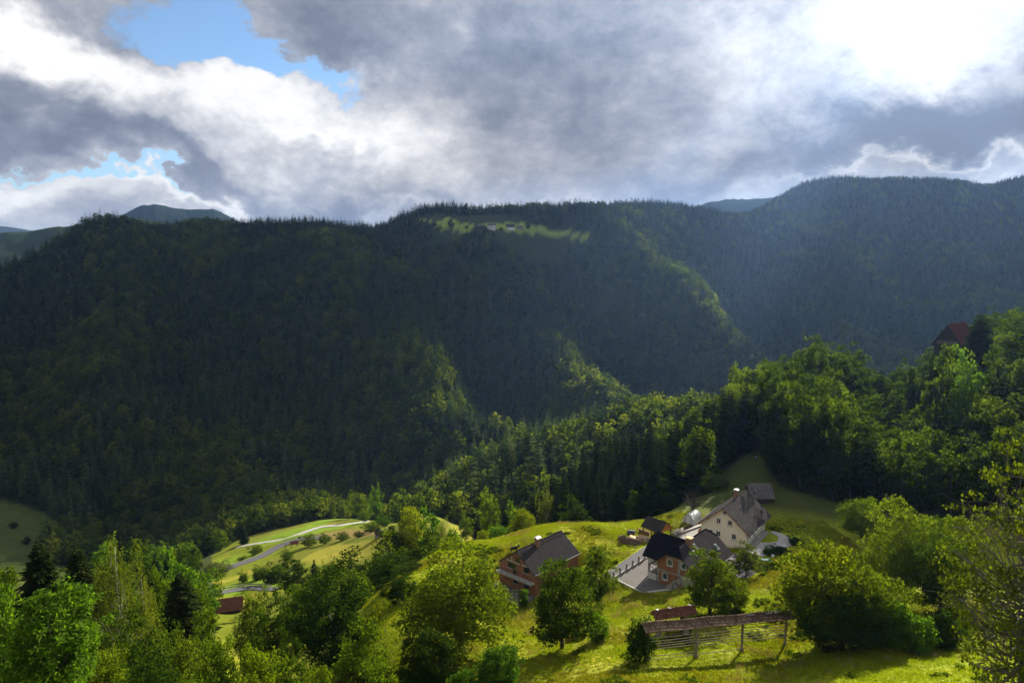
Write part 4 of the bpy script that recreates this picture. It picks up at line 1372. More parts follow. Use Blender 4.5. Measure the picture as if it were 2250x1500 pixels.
    def kerb(p, q, mt, w_=0.08, h_=0.16, z_=0.0):
        p, q = Vector(p), Vector(q); d = q - p; n_ = Vector((d.y, -d.x, 0)).normalized() * w_
        MB().prism([p - n_ + Vector((0, 0, z_ - 0.9)), p + n_ + Vector((0, 0, z_ - 0.9)), p + n_ + Vector((0, 0, h_)), p - n_ + Vector((0, 0, h_))], (0, 0, 0), d).build('kerb', mt, ct)
    kerb((-10.7, -3.75, 0), (-3.5, -5.2, 0), M['white']); kerb((-3.3, -5.1, 0), (0.25, 0.35, 0), M['white'])
    gr = MB().box(-5.2, -4.5, -2.6, -2.1, 0.021, 0.035).build('drain_grate', M['dark_metal'], ct)
    # low wall with a row of stub posts between drive and court
    f = empty('stub_post_wall', loc2(HB, 0, 0), HB[3], 'low concrete wall with a row of stub posts along the forecourt', 'wall')
    MB().box(-10.85, -10.56, -4.0, 9.0, -0.6, 0.35).build('base', M['concrete'], f)
    pm = MB().box(-0.13, 0.13, -0.13, 0.13, 0, 1.15).mesh('post', M['wood_grey'])
    for y in (-3.85, -1.5, 0.85, 3.15, 5.5, 7.8):
        link('post', pm, f).location = (-10.7, y, 0.352)
    # drive
    dv = MB()
    pts = [(-10.9, -6.5), (-10.9, 9.0), (-9.5, 16.0), (-3.0, 22.0), (8.0, 27.5), (8.0, 33.0), (-5.0, 30.0), (-12.5, 23.0), (-14.6, 14.0), (-13.6, 2.0), (-12.9, -6.5)]
    g = [loc2(HB, *p) for p in pts]
    o = MB().add([(p.x, p.y, 0) for p in g], [tuple(range(len(g)))])
    return
house_b()

def draped(name, pts_w, mat, lift, label, res=0.8, parent=None, kind='structure'):
    """a thin paved or gravelled sheet lying on the ground"""
    P = np.array([(p[0], p[1]) for p in pts_w])
    x0, y0 = P.min(0); x1, y1 = P.max(0)
    gx, gy = np.meshgrid(np.arange(x0, x1 + res, res), np.arange(y0, y1 + res, res))
    x, y = gx.ravel(), gy.ravel()
    ins = inside(P, x, y)
    # snap outside vertices next to the edge onto the outline
    A = P; B = np.roll(P, -1, 0); ab = B - A
    q = np.stack([x, y], 1)
    t = np.clip(((q[:, None] - A[None]) * ab[None]).sum(-1) / ((ab ** 2).sum(1)[None] + 1e-9), 0, 1)
    c = A[None] + t[..., None] * ab[None]
    dd = np.hypot(*(q[:, None] - c).transpose(2, 0, 1))
    i = dd.argmin(1)
    near = dd[np.arange(len(q)), i]
    cl = c[np.arange(len(q)), i]
    ok = ins | (near < res * 0.75)
    x = np.where(ins, x, cl[:, 0]); y = np.where(ins, y, cl[:, 1])
    nx = gx.shape[1]
    F = []
    for a in range(gx.shape[0] - 1):
        for b_ in range(nx - 1):
            k = [a * nx + b_, a * nx + b_ + 1, (a + 1) * nx + b_ + 1, (a + 1) * nx + b_]
            if all(ok[j] for j in k): F.append(k)
    z = zfun(x, y) + lift
    me = np_mesh(name, np.stack([x, y, z], 1), np.array(F), mat)
    o = link(name, me, parent)
    if parent is None: tag(o, label, None, None, kind)
    return o
draped('driveway', [loc2(HB, *p) for p in ((-10.9, -9.5), (-10.9, 9.0), (-9.8, 16.0), (-4.0, 20.0), (4.6, 16.5), (7.0, 14.5), (8.6, 15.5), (8.6, 18.5), (6.0, 22.0), (1.0, 26.0), (-6.0, 29.0), (-12.5, 23.0), (-14.4, 14.0), (-13.6, 2.0), (-13.2, -9.5))],
       M['asphalt'], 0.09, 'grey asphalt drive curving past the angled house to the yard')
draped('yard', [hit(*p) for p in ((1497, 1172), (1530, 1152), (1560, 1150), (1558, 1175), (1515, 1190), (1480, 1184))], M['concrete'], 0.13, 'sunlit pale concrete yard between shed and cream house')

# ---- the cream house
def house_c():
    r = root_of(HC, 'cream_house', 'tall cream plastered house with large grey tiled roof and white window surrounds', 'house')
    hw, L, zr, ze = 6.2, 16.2, 8.13, 2.97
    k = (zr - ze) / hw
    x0, x1, ya, yb = -5.1, 5.1, 0.9, 15.4
    zt = zr - 0.22
    zw = zt - k * x1
    zb = -3.2
    H = [(-0.2, 0.52, 6.6, 7.25), (-1.6, -0.7, 4.15, 5.3), (0.95, 1.9, 4.2, 5.35), (-3.35, -2.45, 1.1, 2.3), (-1.6, -0.65, 1.15, 2.35), (1.9, 2.85, 1.25, 2.45), (0.95, 1.8, -2.6, -0.8)]
    b = MB()
    wall_face(b, (0, ya, 0), (1, 0, 0), [(x0, zb), (x1, zb), (x1, zw), (0, zt), (x0, zw)], H)
    wall_face(b, (0, yb, 0), (-1, 0, 0), [(-x1, zb), (-x0, zb), (-x0, zw), (0, zt), (-x1, zw)])
    wall_face(b, (x1, ya, 0), (0, 1, 0), [(0, zb), (yb - ya, zb), (yb - ya, zw), (0, zw)], [(6.0, 7.0, 0.1, 2.1), (10, 11, 1.0, 2.1)])
    wall_face(b, (x0, yb, 0), (0, -1, 0), [(0, zb), (yb - ya, zb), (yb - ya, zw), (0, zw)], [(4, 5, 1.0, 2.1), (9, 10, 1.0, 2.1)])
    b.build('wall', M['plaster'], r)
    for h in H:
        window(r, (0, ya, 0), (1, 0, 0), h, M['white'], M['glass'], 0.11, h[3] - h[2] > 1 and h[2] > 0, h[2] > 0, 0.08)
    for h in ((6.0, 7.0, 0.1, 2.1), (10, 11, 1.0, 2.1)):
        window(r, (x1, ya, 0), (0, 1, 0), h, M['white'], M['glass'], 0.08, False, False, 0.08)
    MB().box(x0 - 0.04, x1 + 0.04, ya - 0.045, ya + 0.1, -0.62, -0.5).build('plinth_ledge', M['offwhite'], r)
    gable_roof(r, hw, 0.0, L, zr, ze, M['tile_grey'], M['wood'], du=0.34, dv=0.42, t=0.055, jit=0.02, rs=np.random.RandomState(3))
    for x in (-5.4, -3.4, 3.4, 5.4):      # purlin heads under the verge
        z = zr - k * abs(x) - 0.32
        MB().box(x - 0.1, x + 0.1, 0.08, 0.895, z - 0.12, z + 0.1).build('purlin', M['wood_orange'], r)
    for x, z in ((-hw, ze), (hw, ze)):
        MB().tube([(x * 1.012, 0, z - 0.03), (x * 1.012, L, z - 0.03)], 0.08, 8).build('gutter', M['dark_metal'], r)
    c = MB().box(-0.85, 0.05, 9.9, 10.7, 7.0, 9.3).build('chimney', M['chimney'], r)
    cap = MB()
    cap.prism([(-1.0 + 0.6 * (1 - math.cos(a)), 9.75, 9.5 + 0.24 * math.sin(a)) for a in np.linspace(0, math.pi, 7)], (0, 0, 0), (0, 1.1, 0))
    for (x, y) in ((-0.8, 9.95), (0.0, 9.95), (-0.8, 10.65), (0.0, 10.65)):
        cap.box(x - 0.03, x + 0.03, y - 0.03, y + 0.03, 9.3, 9.52)
    cap.build('chimney_cap', M['white'], c)
    v = MB().tube([(1.9, 6.4, zr - k * 1.9), (1.9, 6.4, zr - k * 1.9 + 0.5)], 0.07, 8)
    v.tube([(1.9, 6.4, zr - k * 1.9 + 0.5), (1.9, 6.4, zr - k * 1.9 + 0.62)], [0.13, 0.05], 8).build('roof_vent', M['metal'], r)
    # balcony on the hidden side, its end showing left of the gable
    bl = MB().box(-6.1, x0 - 0.003, 1.6, 5.5, 0.0, 0.2).build('balcony', M['concrete'], r)
    MB().box(-6.1, -6.02, 1.6, 5.5, 0.2, 1.2).build('balcony_panel', M['wood_orange'], bl)
    MB().box(-6.02, x0 - 0.004, 1.6, 1.68, 0.2, 1.2).build('balcony_panel', M['wood_orange'], bl)
    tr = MB().box(x1 + 0.003, x1 + 1.6, 1.5, 13.0, -0.4, 0.14).build('side_terrace', M['concrete'], r)
house_c()
# white gravel round the cream house
draped('white_gravel', [loc2(HC, *p) for p in ((5.6, -1.5), (9.5, -2.2), (11.5, 1.5), (12.0, 5.0), (13.2, 8.0), (12.6, 11.0), (10.0, 13.4), (7.0, 14.2), (6.9, 12.8), (9.2, 11.2), (9.8, 8.6), (8.6, 6.4), (6.8, 5.6))],
       M['gravel'], 0.12, 'white gravel apron and path curving behind the cream house', 0.45)

# ------------------------------------------------------------------ farm things
def simple_house(name, label, cat, loc, rz, L, W, wall_h, rise, wall, tile, under, over=0.4, openings=(), end_openings=(), tiles=(0.5, 0.5), base=1.5, gable=None):
    """gabled building, ridge along local x; front is -y; openings on the front wall, end_openings on the +x gable"""
    r = empty(name, loc, rz, label, cat)
    hx, hy = L / 2, W / 2
    k = rise / (hy + over)
    zw = wall_h
    zr = wall_h + k * hy + 0.12
    b = MB()
    wall_face(b, (-hx, -hy, 0), (1, 0, 0), [(0, -base), (L, -base), (L, zw), (0, zw)], openings)
    wall_face(b, (hx, hy, 0), (-1, 0, 0), [(0, -base), (L, -base), (L, zw), (0, zw)])
    gp = [(0, -base), (W, -base), (W, zw), (hy, zr - 0.14), (0, zw)]
    if gable is None:
        wall_face(b, (hx, -hy, 0), (0, 1, 0), gp, end_openings)
    wall_face(b, (-hx, hy, 0), (0, -1, 0), gp)
    b.build('wall', wall, r)
    if gable is not None:
        g = MB(); wall_face(g, (hx, -hy, 0), (0, 1, 0), gp, end_openings); g.build('gable_wall', gable, r)
    for h in openings:
        window(r, (-hx, -hy, 0), (1, 0, 0), h, M['white'] if wall is M['white'] else M['wood_dark'], M['glass'], 0, h[1] - h[0] > 0.8, False, 0.07)
    for h in end_openings:
        window(r, (hx, -hy, 0), (0, 1, 0), h, M['wood_dark'], M['hollow'], 0, False, False, 0.07)
    X = hx + over * 0.8; Y = hy + over
    ze = zr - k * Y
    sl = math.hypot(Y, zr - ze)
    for s in (-1, 1):
        roof_slope(r, (-X, s * Y, ze), (1, 0, 0), (0, -s * Y, zr - ze), [(0, 0), (2 * X, 0), (2 * X, sl), (0, sl)], tile, under, 0.12, du=tiles[0], dv=tiles[1], t=0.05, jit=0.03, rs=np.random.RandomState(5))
    MB().tube([(-X, 0, zr + 0.02), (X, 0, zr + 0.02)], 0.11, 7).build('ridge_cap', tile, r)
    return r

# open shed with slate roof beside the yard
def shed():
    p = Vector((35.0, 148.7, 0)); p.z = gz(p.x + 1, p.y + 2)
    th = R(38.4 + 90)
    mid = Vector((p.x - math.sin(R(38.4)) * 2.83, p.y + math.cos(R(38.4)) * 2.83, 0))
    zb = gz(mid.x, mid.y)
    r = empty('timber_shed', (mid.x, mid.y, zb), R(38.4) - R(90), 'open timber shed with dark slate roof and orange wood gable', 'shed')
    # local x runs from the far end to the near gable
    zr = -57.2 - zb
    ze = zr - 2.05
    W, L = 2.4, 2.85
    sl = math.hypot(W, 2.05)
    for s in (-1, 1):
        roof_slope(r, (-L, s * W, ze), (1, 0, 0), (0, -s * W, 2.05), [(0, 0), (2 * L, 0), (2 * L, sl), (0, sl)], M['tile_slate'], M['wood_orange'], 0.1, du=0.3, dv=0.3, t=0.04, stagger=0.5, jit=0.03, rs=np.random.RandomState(8))
    pm = MB().box(-0.1, 0.1, -0.1, 0.1, -0.6, ze + 0.1).mesh('post', M['wood'])
    for x in (-2.4, 0, 2.4):
        for y in (-1.9, 1.9):
            link('post', pm, r).location = (x, y, 0)
    bd = MB().box(-0.03, 0.03, -0.11, 0.11, 0, 1).mesh('board', M['wood_orange'])
    for i in range(9):
        y = -1.6 + i * 0.4
        o = link('board', bd, r); o.location = (2.42, y, ze + 0.05); o.scale = (1, 1.6, max(0.2, (1 - abs(y) / W) * 2.0 - 0.1))
    bd2 = MB().box(-2.4, 2.4, -0.02, 0.02, 0, 0.24).mesh('board', M['wood'])
    for i in range(6):
        link('board', bd2, r).location = (0, 1.98, 0.1 + i * 0.27)
    for i in range(3):
        link('board', bd2, r).location = (0, -1.98, 0.05 + i * 0.27)
    MB().box(2.3, 2.42, -1.9, 1.9, ze - 0.1, ze + 0.1).build('tie_beam', M['wood_orange'], r)
shed()

# grey shingled barn above the cream house
g0 = hit(1672, 1106)
barn = simple_house('grey_barn', 'low weathered barn with grey shingle roof above the cream house', 'barn', (g0.x + 0.5, g0.y + 3.2, gz(g0.x + .5, g0.y + 3.2)), R(-2), 5.6, 6.6, 1.5, 2.9, M['wood_dark'], M['shingle'], M['wood_grey'], 0.45, tiles=(0.30, 0.34))

# ---- hay rack
def hayrack():
    A, D = hit(1419.8, 1451.7), hit(1724.8, 1417.3)
    r = empty('hay_rack', A, math.atan2(D.y - A.y, D.x - A.x), 'long wooden hay rack with weathered tiled roof and empty rails in the meadow', 'hay rack')
    Lr = math.hypot(D.x - A.x, D.y - A.y)
    dz = D.z - A.z
    ca, sa = math.cos(r.rotation_euler[2]), math.sin(r.rotation_euler[2])
    xs = [0, Lr * 0.335, Lr * 0.665, Lr]
    H = 4.5
    gl = [gz(A.x + x * ca, A.y + x * sa) - A.z for x in xs]
    top = [H + dz * x / Lr for x in xs]
    for x, z0, z1 in zip(xs, gl, top):
        b = MB(); b.box(x - 0.13, x + 0.13, -0.12, 0.12, z0 - 0.5, z1)
        b.box(x - 0.2, x + 0.2, -0.19, 0.19, z0 - 0.5, z0 + 0.5)
        b.build('post', M['wood_grey'], r)
    rails = ([0.3, 0.75, 1.75, 2.15, 2.5, 2.9, 3.3, 3.7, 4.05], [0.35, 1.65, 2.05, 2.45, 2.85, 3.3, 3.65, 4.0], [1.55, 1.95, 2.35, 2.75, 3.15, 3.55, 3.95])
    for i, rl in enumerate(rails):
        for z in rl:
            a = z + dz * xs[i] / Lr + random.uniform(-.05, .05); c = z + dz * xs[i + 1] / Lr + random.uniform(-.08, .08)
            m_ = (a + c) / 2 - 0.05
            MB().tube([(xs[i] - 0.25, -0.17, a), ((xs[i] + xs[i + 1]) / 2, -0.18, m_), (xs[i + 1] + 0.25, -0.17, c)], [0.045, 0.05, 0.04], 6).build('rail', M['wood_grey'], r)
    # top beams and the tiled roof
    ax = Vector((Lr, 0, dz)).normalized()
    for y in (-0.45, 0.45):
        MB().tube([Vector((-0.5, y, H - 0.1)), Vector((Lr + 0.5, y, H - 0.1 + dz))], 0.09, 6).build('beam', M['wood_grey'], r)
    for x in np.linspace(0, Lr, 12):
        z = H + dz * x / Lr
        MB().prism([(x, -0.9, z + 0.0), (x, 0, z + 0.72), (x, 0.9, z + 0.0), (x, 0.8, z), (x, 0, z + 0.63), (x, -0.8, z)], (-0.05, 0, 0), (0.05, 0, 0)).build('rafter', M['wood_grey'], r)
    rs = np.random.RandomState(4)
    n = 9
    for s in (-1, 1):                       # roof in short lengths so that the ridge sags a little
        for i in range(n):
            x0 = -0.8 + (Lr + 1.8) * i / n; x1 = -0.8 + (Lr + 1.8) * (i + 1) / n
            z0 = H + dz * x0 / Lr + 0.07 * math.sin(i * 2.1); z1 = H + dz * x1 / Lr + 0.07 * math.sin((i + 1) * 2.1)
            o = Vector((x0, s * 0.98, z0 + 0.06))
            eu = Vector((x1 - x0, 0, z1 - z0)); ev = Vector((0, -s * 0.98, 0.78))
            po = [(0, 0), (eu.length, 0), (eu.length, ev.length), (0, ev.length)]
            nn = eu.cross(ev); nn = nn.normalized() * (1 if nn.z > 0 else -1)
            b = MB(); tile_slope(b, o, eu, ev, po, du=0.30, dv=0.42, t=0.07, jit=0.05, rs=rs)
            rf = MB().prism([o + eu.normalized() * p[0] + ev.normalized() * p[1] for p in po], -nn * 0.06, (0, 0, 0)).build('roof', M['wood_grey'], r)
            tl = b.build('roof_tiles', M['tile_old'], rf); tl['kind'] = 'stuff'
    b = MB()
    for i in range(46):
        x0 = -0.8 + (Lr + 1.8) * i / 46; z = H + 0.87 + dz * x0 / Lr + 0.07 * math.sin((x0 + 0.8) / (Lr + 1.8) * n * 2.1)
        b.tube([(x0, 0, z), (x0 + 0.5, 0, z + 0.03)], [0.13, 0.14], 6)
    o = b.build('ridge_tiles', M['tile_old'], r); o['kind'] = 'stuff'
    for x0, x1 in ((0.69, 0.75), (0.83, 0.88), (0.90, 0.94)):
        b = MB(); z0 = H + 0.98 + dz * x0; z1 = H + 0.98 + dz * x1
        b.prism([(Lr * x0, -0.22, z0 - 0.12), (Lr * x0, 0, z0 + 0.06), (Lr * x0, 0.22, z0 - 0.12), (Lr * x0, 0.2, z0 - 0.15), (Lr * x0, 0, z0 + 0.03), (Lr * x0, -0.2, z0 - 0.15)], (0, 0, 0), (Lr * (x1 - x0), 0, z1 - z0))
        b.build('patch_sheet', M['metal'], r)
hayrack()

# ---- short red tiled rack behind it
def short_rack():
    p = hit(1506, 1396)
    r = empty('short_tiled_rack', p, R(15), 'short red tiled shelter roof on masonry pillars behind the hay rack', 'shelter')
    zl = gz(p.x - 5 * math.cos(R(15)), p.y - 5 * math.sin(R(15))) - p.z
    MB().box(-0.55, 0.35, -0.35, 0.35, -0.6, 3.80).build('pillar', M['concrete'], r)
    MB().box(-0.78, -0.553, -0.4, 0.4, -0.6, 3.80).build('pillar_side', M['wood_dark'], r)
    MB().box(0.353, 0.85, -0.3, 0.5, -0.6, 1.0).build('dark_box', M['wood_dark'], r)
    MB().box(-4.9, -4.2, -0.35, 0.35, zl - 0.6, 3.80).build('pillar', M['concrete'], r)
    for y in (-0.6, 0.6):
        MB().box(-5.6, 1.3, y - 0.08, y + 0.08, 3.77, 3.95).build('beam', M['wood'], r)
    rs = np.random.RandomState(6)
    for s in (-1, 1):
        roof_slope(r, (-5.7, s * 1.1, 3.82), (1, 0, 0), (0, -s * 1.1, 0.85), [(0, 0), (7.1, 0), (7.1, 1.39), (0, 1.39)], M['tile_red'], M['wood'], 0.07, du=0.28, dv=0.38, t=0.06, jit=0.05, rs=rs)
    MB().tube([(-5.7, 0, 4.72), (1.4, 0, 4.72)], 0.13, 7).build('ridge_cap', M['tile_red'], r)
    for x in (-5.0, -3.0, 0.5):
        MB().box(x, x + 0.35, -0.2, 0.2, 4.80, 4.88).build('patch_sheet', M['metal'], r)
short_rack()

# ---- bare tree behind the tunnel
def bare_tree():
    rs = np.random.RandomState(15)
    g_ = hit(1521, 1138)
    c = crown_points(rs, 60, 3.2, 3.5, 8.6, 0.6, 0.4, 0.3)
    r = empty('bare_tree', g_, 0.4, 'dead bare-branched tree behind the greenhouse tunnel', 'tree')
    link('trunk', limb_mesh('bare_trunk', rs, 9.0, 0.2, c, 46, M['bark'], 0.06, 3, 0.8), r)
bare_tree()

# ---- brown board pen under the round tree
def pen():
    a = hit(1243, 1412); c = hit(1286, 1404)
    r = empty('board_pen', a, math.atan2(c.y - a.y, c.x - a.x), 'brown vertical board pen in the shade under the round tree', 'pen')
    L = (c - a).length
    m_ = MB().box(-0.09, 0.09, -0.02, 0.02, -0.3, 1.1).mesh('board', M['wood'])
    n = int(L / 0.22)
    for i in range(n):
        o = link('board', m_, r); o.location = (i * 0.22, 0, (c.z - a.z) * i / n); o.scale = (1, 1, random.uniform(.9, 1.08))
    for z in (0.25, 0.85):
        MB().prism([(0, 0.022, z - 0.05), (0, 0.07, z - 0.05), (0, 0.07, z + 0.05), (0, 0.022, z + 0.05)], (0, 0, 0), (L, 0, c.z - a.z)).build('rail', M['wood'], r)
    for x in (0, L):
        MB().box(x - 0.06, x + 0.06, 0.07, 0.19, -0.4, 1.2).build('post', M['wood'], r)
pen()

# ---- white plastic greenhouse tunnel
def tunnel():
    p = hit(1512, 1150)
    r = empty('greenhouse_tunnel', p, R(-40), 'small white plastic greenhouse tunnel behind the cream house roof', 'greenhouse')
    m, t = new_mat('film')
    finish(t, (0.72, 0.73, 0.72), 0.45, 0.3)
    W, L = 1.45, 4.6
    prof = [(W * math.cos(a), 2.3 * math.sin(a) ** 0.85) for a in np.linspace(math.pi, 0, 13)]
    V = [(x, y, z) for y in np.linspace(0, L, 9) for (x, z) in prof]
    F = [(j * 13 + i, j * 13 + i + 1, j * 13 + 14 + i, j * 13 + 13 + i) for j in range(8) for i in range(12)]
    F.append(tuple(range(13))); F.append(tuple(range(8 * 13 + 12, 8 * 13 - 1, -1)))
    MB().add(V, F).build('cover', m, r, True)
    for y in np.linspace(0, L, 6):
        MB().tube([(1.02 * x, y, 1.012 * z) for x, z in prof], 0.03, 5).build('hoop', M['metal'], r)
    MB().box(-0.5, 0.5, -0.05, -0.01, 0, 1.7).build('door', m, r)
tunnel()

# ---- garden fence in front of it
def garden_fence():
    a, c = hit(1478, 1160), hit(1548, 1142)
    r = empty('garden_fence', a, math.atan2(c.y - a.y, c.x - a.x), 'thin wire garden fence with tall stakes before the greenhouse tunnel', 'fence')
    L = (c - a).length
    pm = MB().tube([(0, 0, -0.3), (0, 0, 1.9)], 0.035, 5).mesh('stake', M['wood_grey'])
    for i in range(9):
        o = link('stake', pm, r); x = L * i / 8; o.location = (x, 0, gz(a.x + (c.x - a.x) * i / 8, a.y + (c.y - a.y) * i / 8) - a.z)
    for z in (0.5, 1.0, 1.5):
        MB().tube([(0, 0, z), (L, 0, z + c.z - a.z)], 0.012, 4).build('wire', M['galv'], r)
    draped('garden_bed', [hit(*q) for q in ((1482, 1164), (1550, 1146), (1556, 1152), (1490, 1174))], mat_plain('soil', (0.075, 0.048, 0.030), 0.95, 0.3, 1.5), 0.07, 'dug brown garden bed along the yard wall')
garden_fence()
def yard_wall():
    a, c = hit(1484, 1178), hit(1556, 1153)
    r = empty('yard_wall', a, math.atan2(c.y - a.y, c.x - a.x), 'low concrete wall between garden bed and yard', 'wall')
    L = (c - a).length
    MB().prism([(0, 0, -0.4), (0, 0.25, -0.4), (0, 0.25, 0.5), (0, 0, 0.5)], (0, 0, 0), (L, 0, c.z - a.z)).build('wall_body', M['concrete'], r)
    MB().prism([(-0.05, -0.04, 0.502), (-0.05, 0.29, 0.502), (-0.05, 0.29, 0.56), (-0.05, -0.04, 0.56)], (0, 0, 0), (L + 0.1, 0, c.z - a.z)).build('coping', M['offwhite'], r)
yard_wall()

# ---- tipped trailer
def trailer():
    p = hit(1490, 1173)
    r = empty('tipped_trailer', p, R(-35), 'pale sided farm trailer tipped up in the yard beside the shed', 'trailer')
    bed = MB()
    c, s = math.cos(R(28)), math.sin(R(28))
    def T(x, y, z): return (x * c - z * s, y, 0.6 + x * s + z * c)
    def bx(x0, x1, y0, y1, z0, z1):
        q = [(x0, y0, z0), (x1, y0, z0), (x1, y1, z0), (x0, y1, z0), (x0, y0, z1), (x1, y0, z1), (x1, y1, z1), (x0, y1, z1)]
        bed.add([T(*v) for v in q], [(3, 2, 1, 0), (4, 5, 6, 7), (0, 1, 5, 4), (1, 2, 6, 5), (2, 3, 7, 6), (3, 0, 4, 7)])
    bx(-1.3, 1.3, -0.8, 0.8, 0, 0.08); bx(-1.3, 1.3, -0.8, -0.74, 0.081, 0.5); bx(-1.3, 1.3, 0.74, 0.8, 0.081, 0.5); bx(1.24, 1.3, -0.739, 0.739, 0.081, 0.5)
    bed.build('bed', M['offwhite'], r)
    MB().box(-1.2, 1.0, -0.4, 0.4, 0.36, 0.46).build('chassis', M['dark_metal'], r)
    MB().tube([(-1.2, 0, 0.41), (-2.4, 0, 0.3)], 0.05, 6).build('draw_bar', M['dark_metal'], r)
    for y in (-0.92, 0.92):
        w = MB().tube([(0, y - 0.1, 0.36), (0, y + 0.1, 0.36)], 0.36, 16).build('wheel', M['dark_metal'], r)
        MB().tube([(0, y - 0.105, 0.36), (0, y + 0.105, 0.36)], 0.18, 12).build('rim', M['metal'], w)
trailer()

# ---- pale timber bay, logs and firewood on the grass left of the black roof
def log_things():
    p = hit(1397, 1189)
    c = hit(1433, 1192)
    rz = R(-24)
    r = empty('timber_bay', p, rz, 'open bay of pale sawn boards with concrete post beside the log heap', 'timber bay')
    L = 4.6
    bm_ = MB().box(0, L, -0.03, 0.03, 0, 0.21).mesh('board', M['wood_pale'])
    for i in range(5):
        link('board', bm_, r).location = (0, 0, 0.05 + i * 0.22)
    for i in range(4):
        link('board', bm_, r).location = (0.3, 1.7, 0.1 + i * 0.22)
    be = MB().box(-0.03, 0.03, 0.05, 1.65, 0, 0.21).mesh('board', M['wood_pale'])
    for i in range(5):
        link('board', be, r).location = (0.0, 0, 0.05 + i * 0.22)
    MB().box(0, L, -0.1, 0.1, 1.16, 1.24).build('top_rail', M['offwhite'], r)
    for x in (0.1, 1.5, 3.0):
        MB().box(x - 0.06, x + 0.06, -0.13, -0.031, -0.3, 1.15).build('post', M['wood'], r)
    MB().box(2.55, 2.85, -0.5, -0.2, -0.4, 1.6).build('concrete_post', M['concrete'], r)
    s = MB().box(-1.7, -0.1, 0.2, 1.4, 0.35, 0.5).build('pale_panel', M['wood_pale'], r); s.rotation_euler = (0, R(12), 0)
    rs = np.random.RandomState(9)
    lm = mat_plain('log_bark', (0.17, 0.115, 0.08), 0.9, 0.35, 2.0)
    endm = M['wood_pale']
    def log(q, ang, ln, rad, label, tilt=0.0, grp='logs lying by the timber bay'):
        o = MB()
        pts = [(ln * t - ln / 2, 0.04 * math.sin(t * 7), ln * math.sin(tilt) * (t - 0.5)) for t in np.linspace(0, 1, 5)]
        b_ = empty('log', q, ang, label, 'log', grp)
        o.tube(pts, [rad, rad * 0.97, rad * 0.93, rad * 0.9, rad * 0.86], 9, False).build('bark', lm, b_, True)
        for k, f in ((0, 1.0), (4, 0.86)):
            v = Vector(pts[k]); d = Vector((0.012 if k else -0.012, 0, 0))
            MB().tube([v, v + d], rad * f * 0.99, 9).build('cut_end', endm, b_)
    base = hit(1393, 1196)
    u = Vector((math.cos(rz), math.sin(rz), 0)); n_ = Vector((-math.sin(rz), math.cos(rz), 0))
    k = 0
    for row, cnt in ((0, 4), (1, 3), (2, 2)):
        for i in range(cnt):
            q = base + n_ * (0.42 * i + 0.21 * row - 0.2) + u * (-1.2 + rs.normal() * 0.25)
            q.z = gz(q.x, q.y) + 0.2 + 0.36 * row
            log(q, rz + rs.normal() * 0.05, 4.2 + rs.rand(), 0.2 + 0.03 * rs.rand(), ('front', 'second', 'third', 'rear')[i] + ' grey-brown trunk in the ' + ('bottom', 'middle', 'top')[row] + ' layer of the log heap')
    q = hit(1399, 1202); q.z += 0.14
    log(q, rz + R(62), 1.7, 0.14, 'short pale log lying alone on the grass below the log heap', grp=None)
    # cone of split firewood leaning together
    f = hit(1371, 1190)
    fw = empty('firewood_cone', f, 0, 'cone of leaning split firewood at the end of the log heap', 'firewood')
    for i in range(46):
        a = rs.rand() * 6.28; rr = 0.75 + 0.55 * rs.rand()
        h = 1.2 + 0.5 * rs.rand()
        MB().tube([(rr * math.cos(a), rr * math.sin(a), -0.1), (0.22 * rr * math.cos(a + .3), 0.22 * rr * math.sin(a + .3), h)], [0.09, 0.08], 5).build('split_log', lm, fw)
    g = hit(1387, 1173)
    tw = empty('covered_wood_heap', g, rz, 'round wood heap half covered with a black sheet beyond the timber bay', 'wood heap')
    for i in range(7):
        MB().tube([(-0.9, (i % 4) * 0.4 - 0.6 + 0.2 * (i // 4), 0.2 + 0.36 * (i // 4)), (0.8, (i % 4) * 0.4 - 0.6 + 0.2 * (i // 4), 0.2 + 0.36 * (i // 4))], 0.2, 9).build('round_log', lm, tw)
    V = []
    for i in range(7):
        for j in range(7):
            x = -0.6 + 1.5 * i / 6; y = -0.85 + 1.7 * j / 6
            V.append((x, y, 0.95 - 0.55 * (y / 0.85) ** 2 + 0.06 * math.sin(i * 3 + j * 2)))
    MB().add(V, [(i * 7 + j, i * 7 + j + 1, i * 7 + j + 8, i * 7 + j + 7) for i in range(6) for j in range(6)]).build('sheet', M['dark_metal'], tw, True)
    # firewood row under the shed eave
    w0, w1 = hit(1404, 1170), hit(1428, 1178)
    fr = empty('firewood_row', w0, math.atan2(w1.y - w0.y, w1.x - w0.x), 'stacked row of split firewood along the shed wall', 'firewood')
    Lw = (w1 - w0).length
    em = MB().tube([(0, -0.25, 0), (0, 0.25, 0)], 0.09, 6).mesh('billet', M['wood'])
    for i in range(int(Lw / 0.19)):
        for j in range(6):
            link('billet', em, fr).location = (i * 0.19 + 0.09 * (j % 2), 0.02 * rs.normal(), 0.1 + j * 0.165 + (w1.z - w0.z) * i * 0.19 / Lw)
log_things()

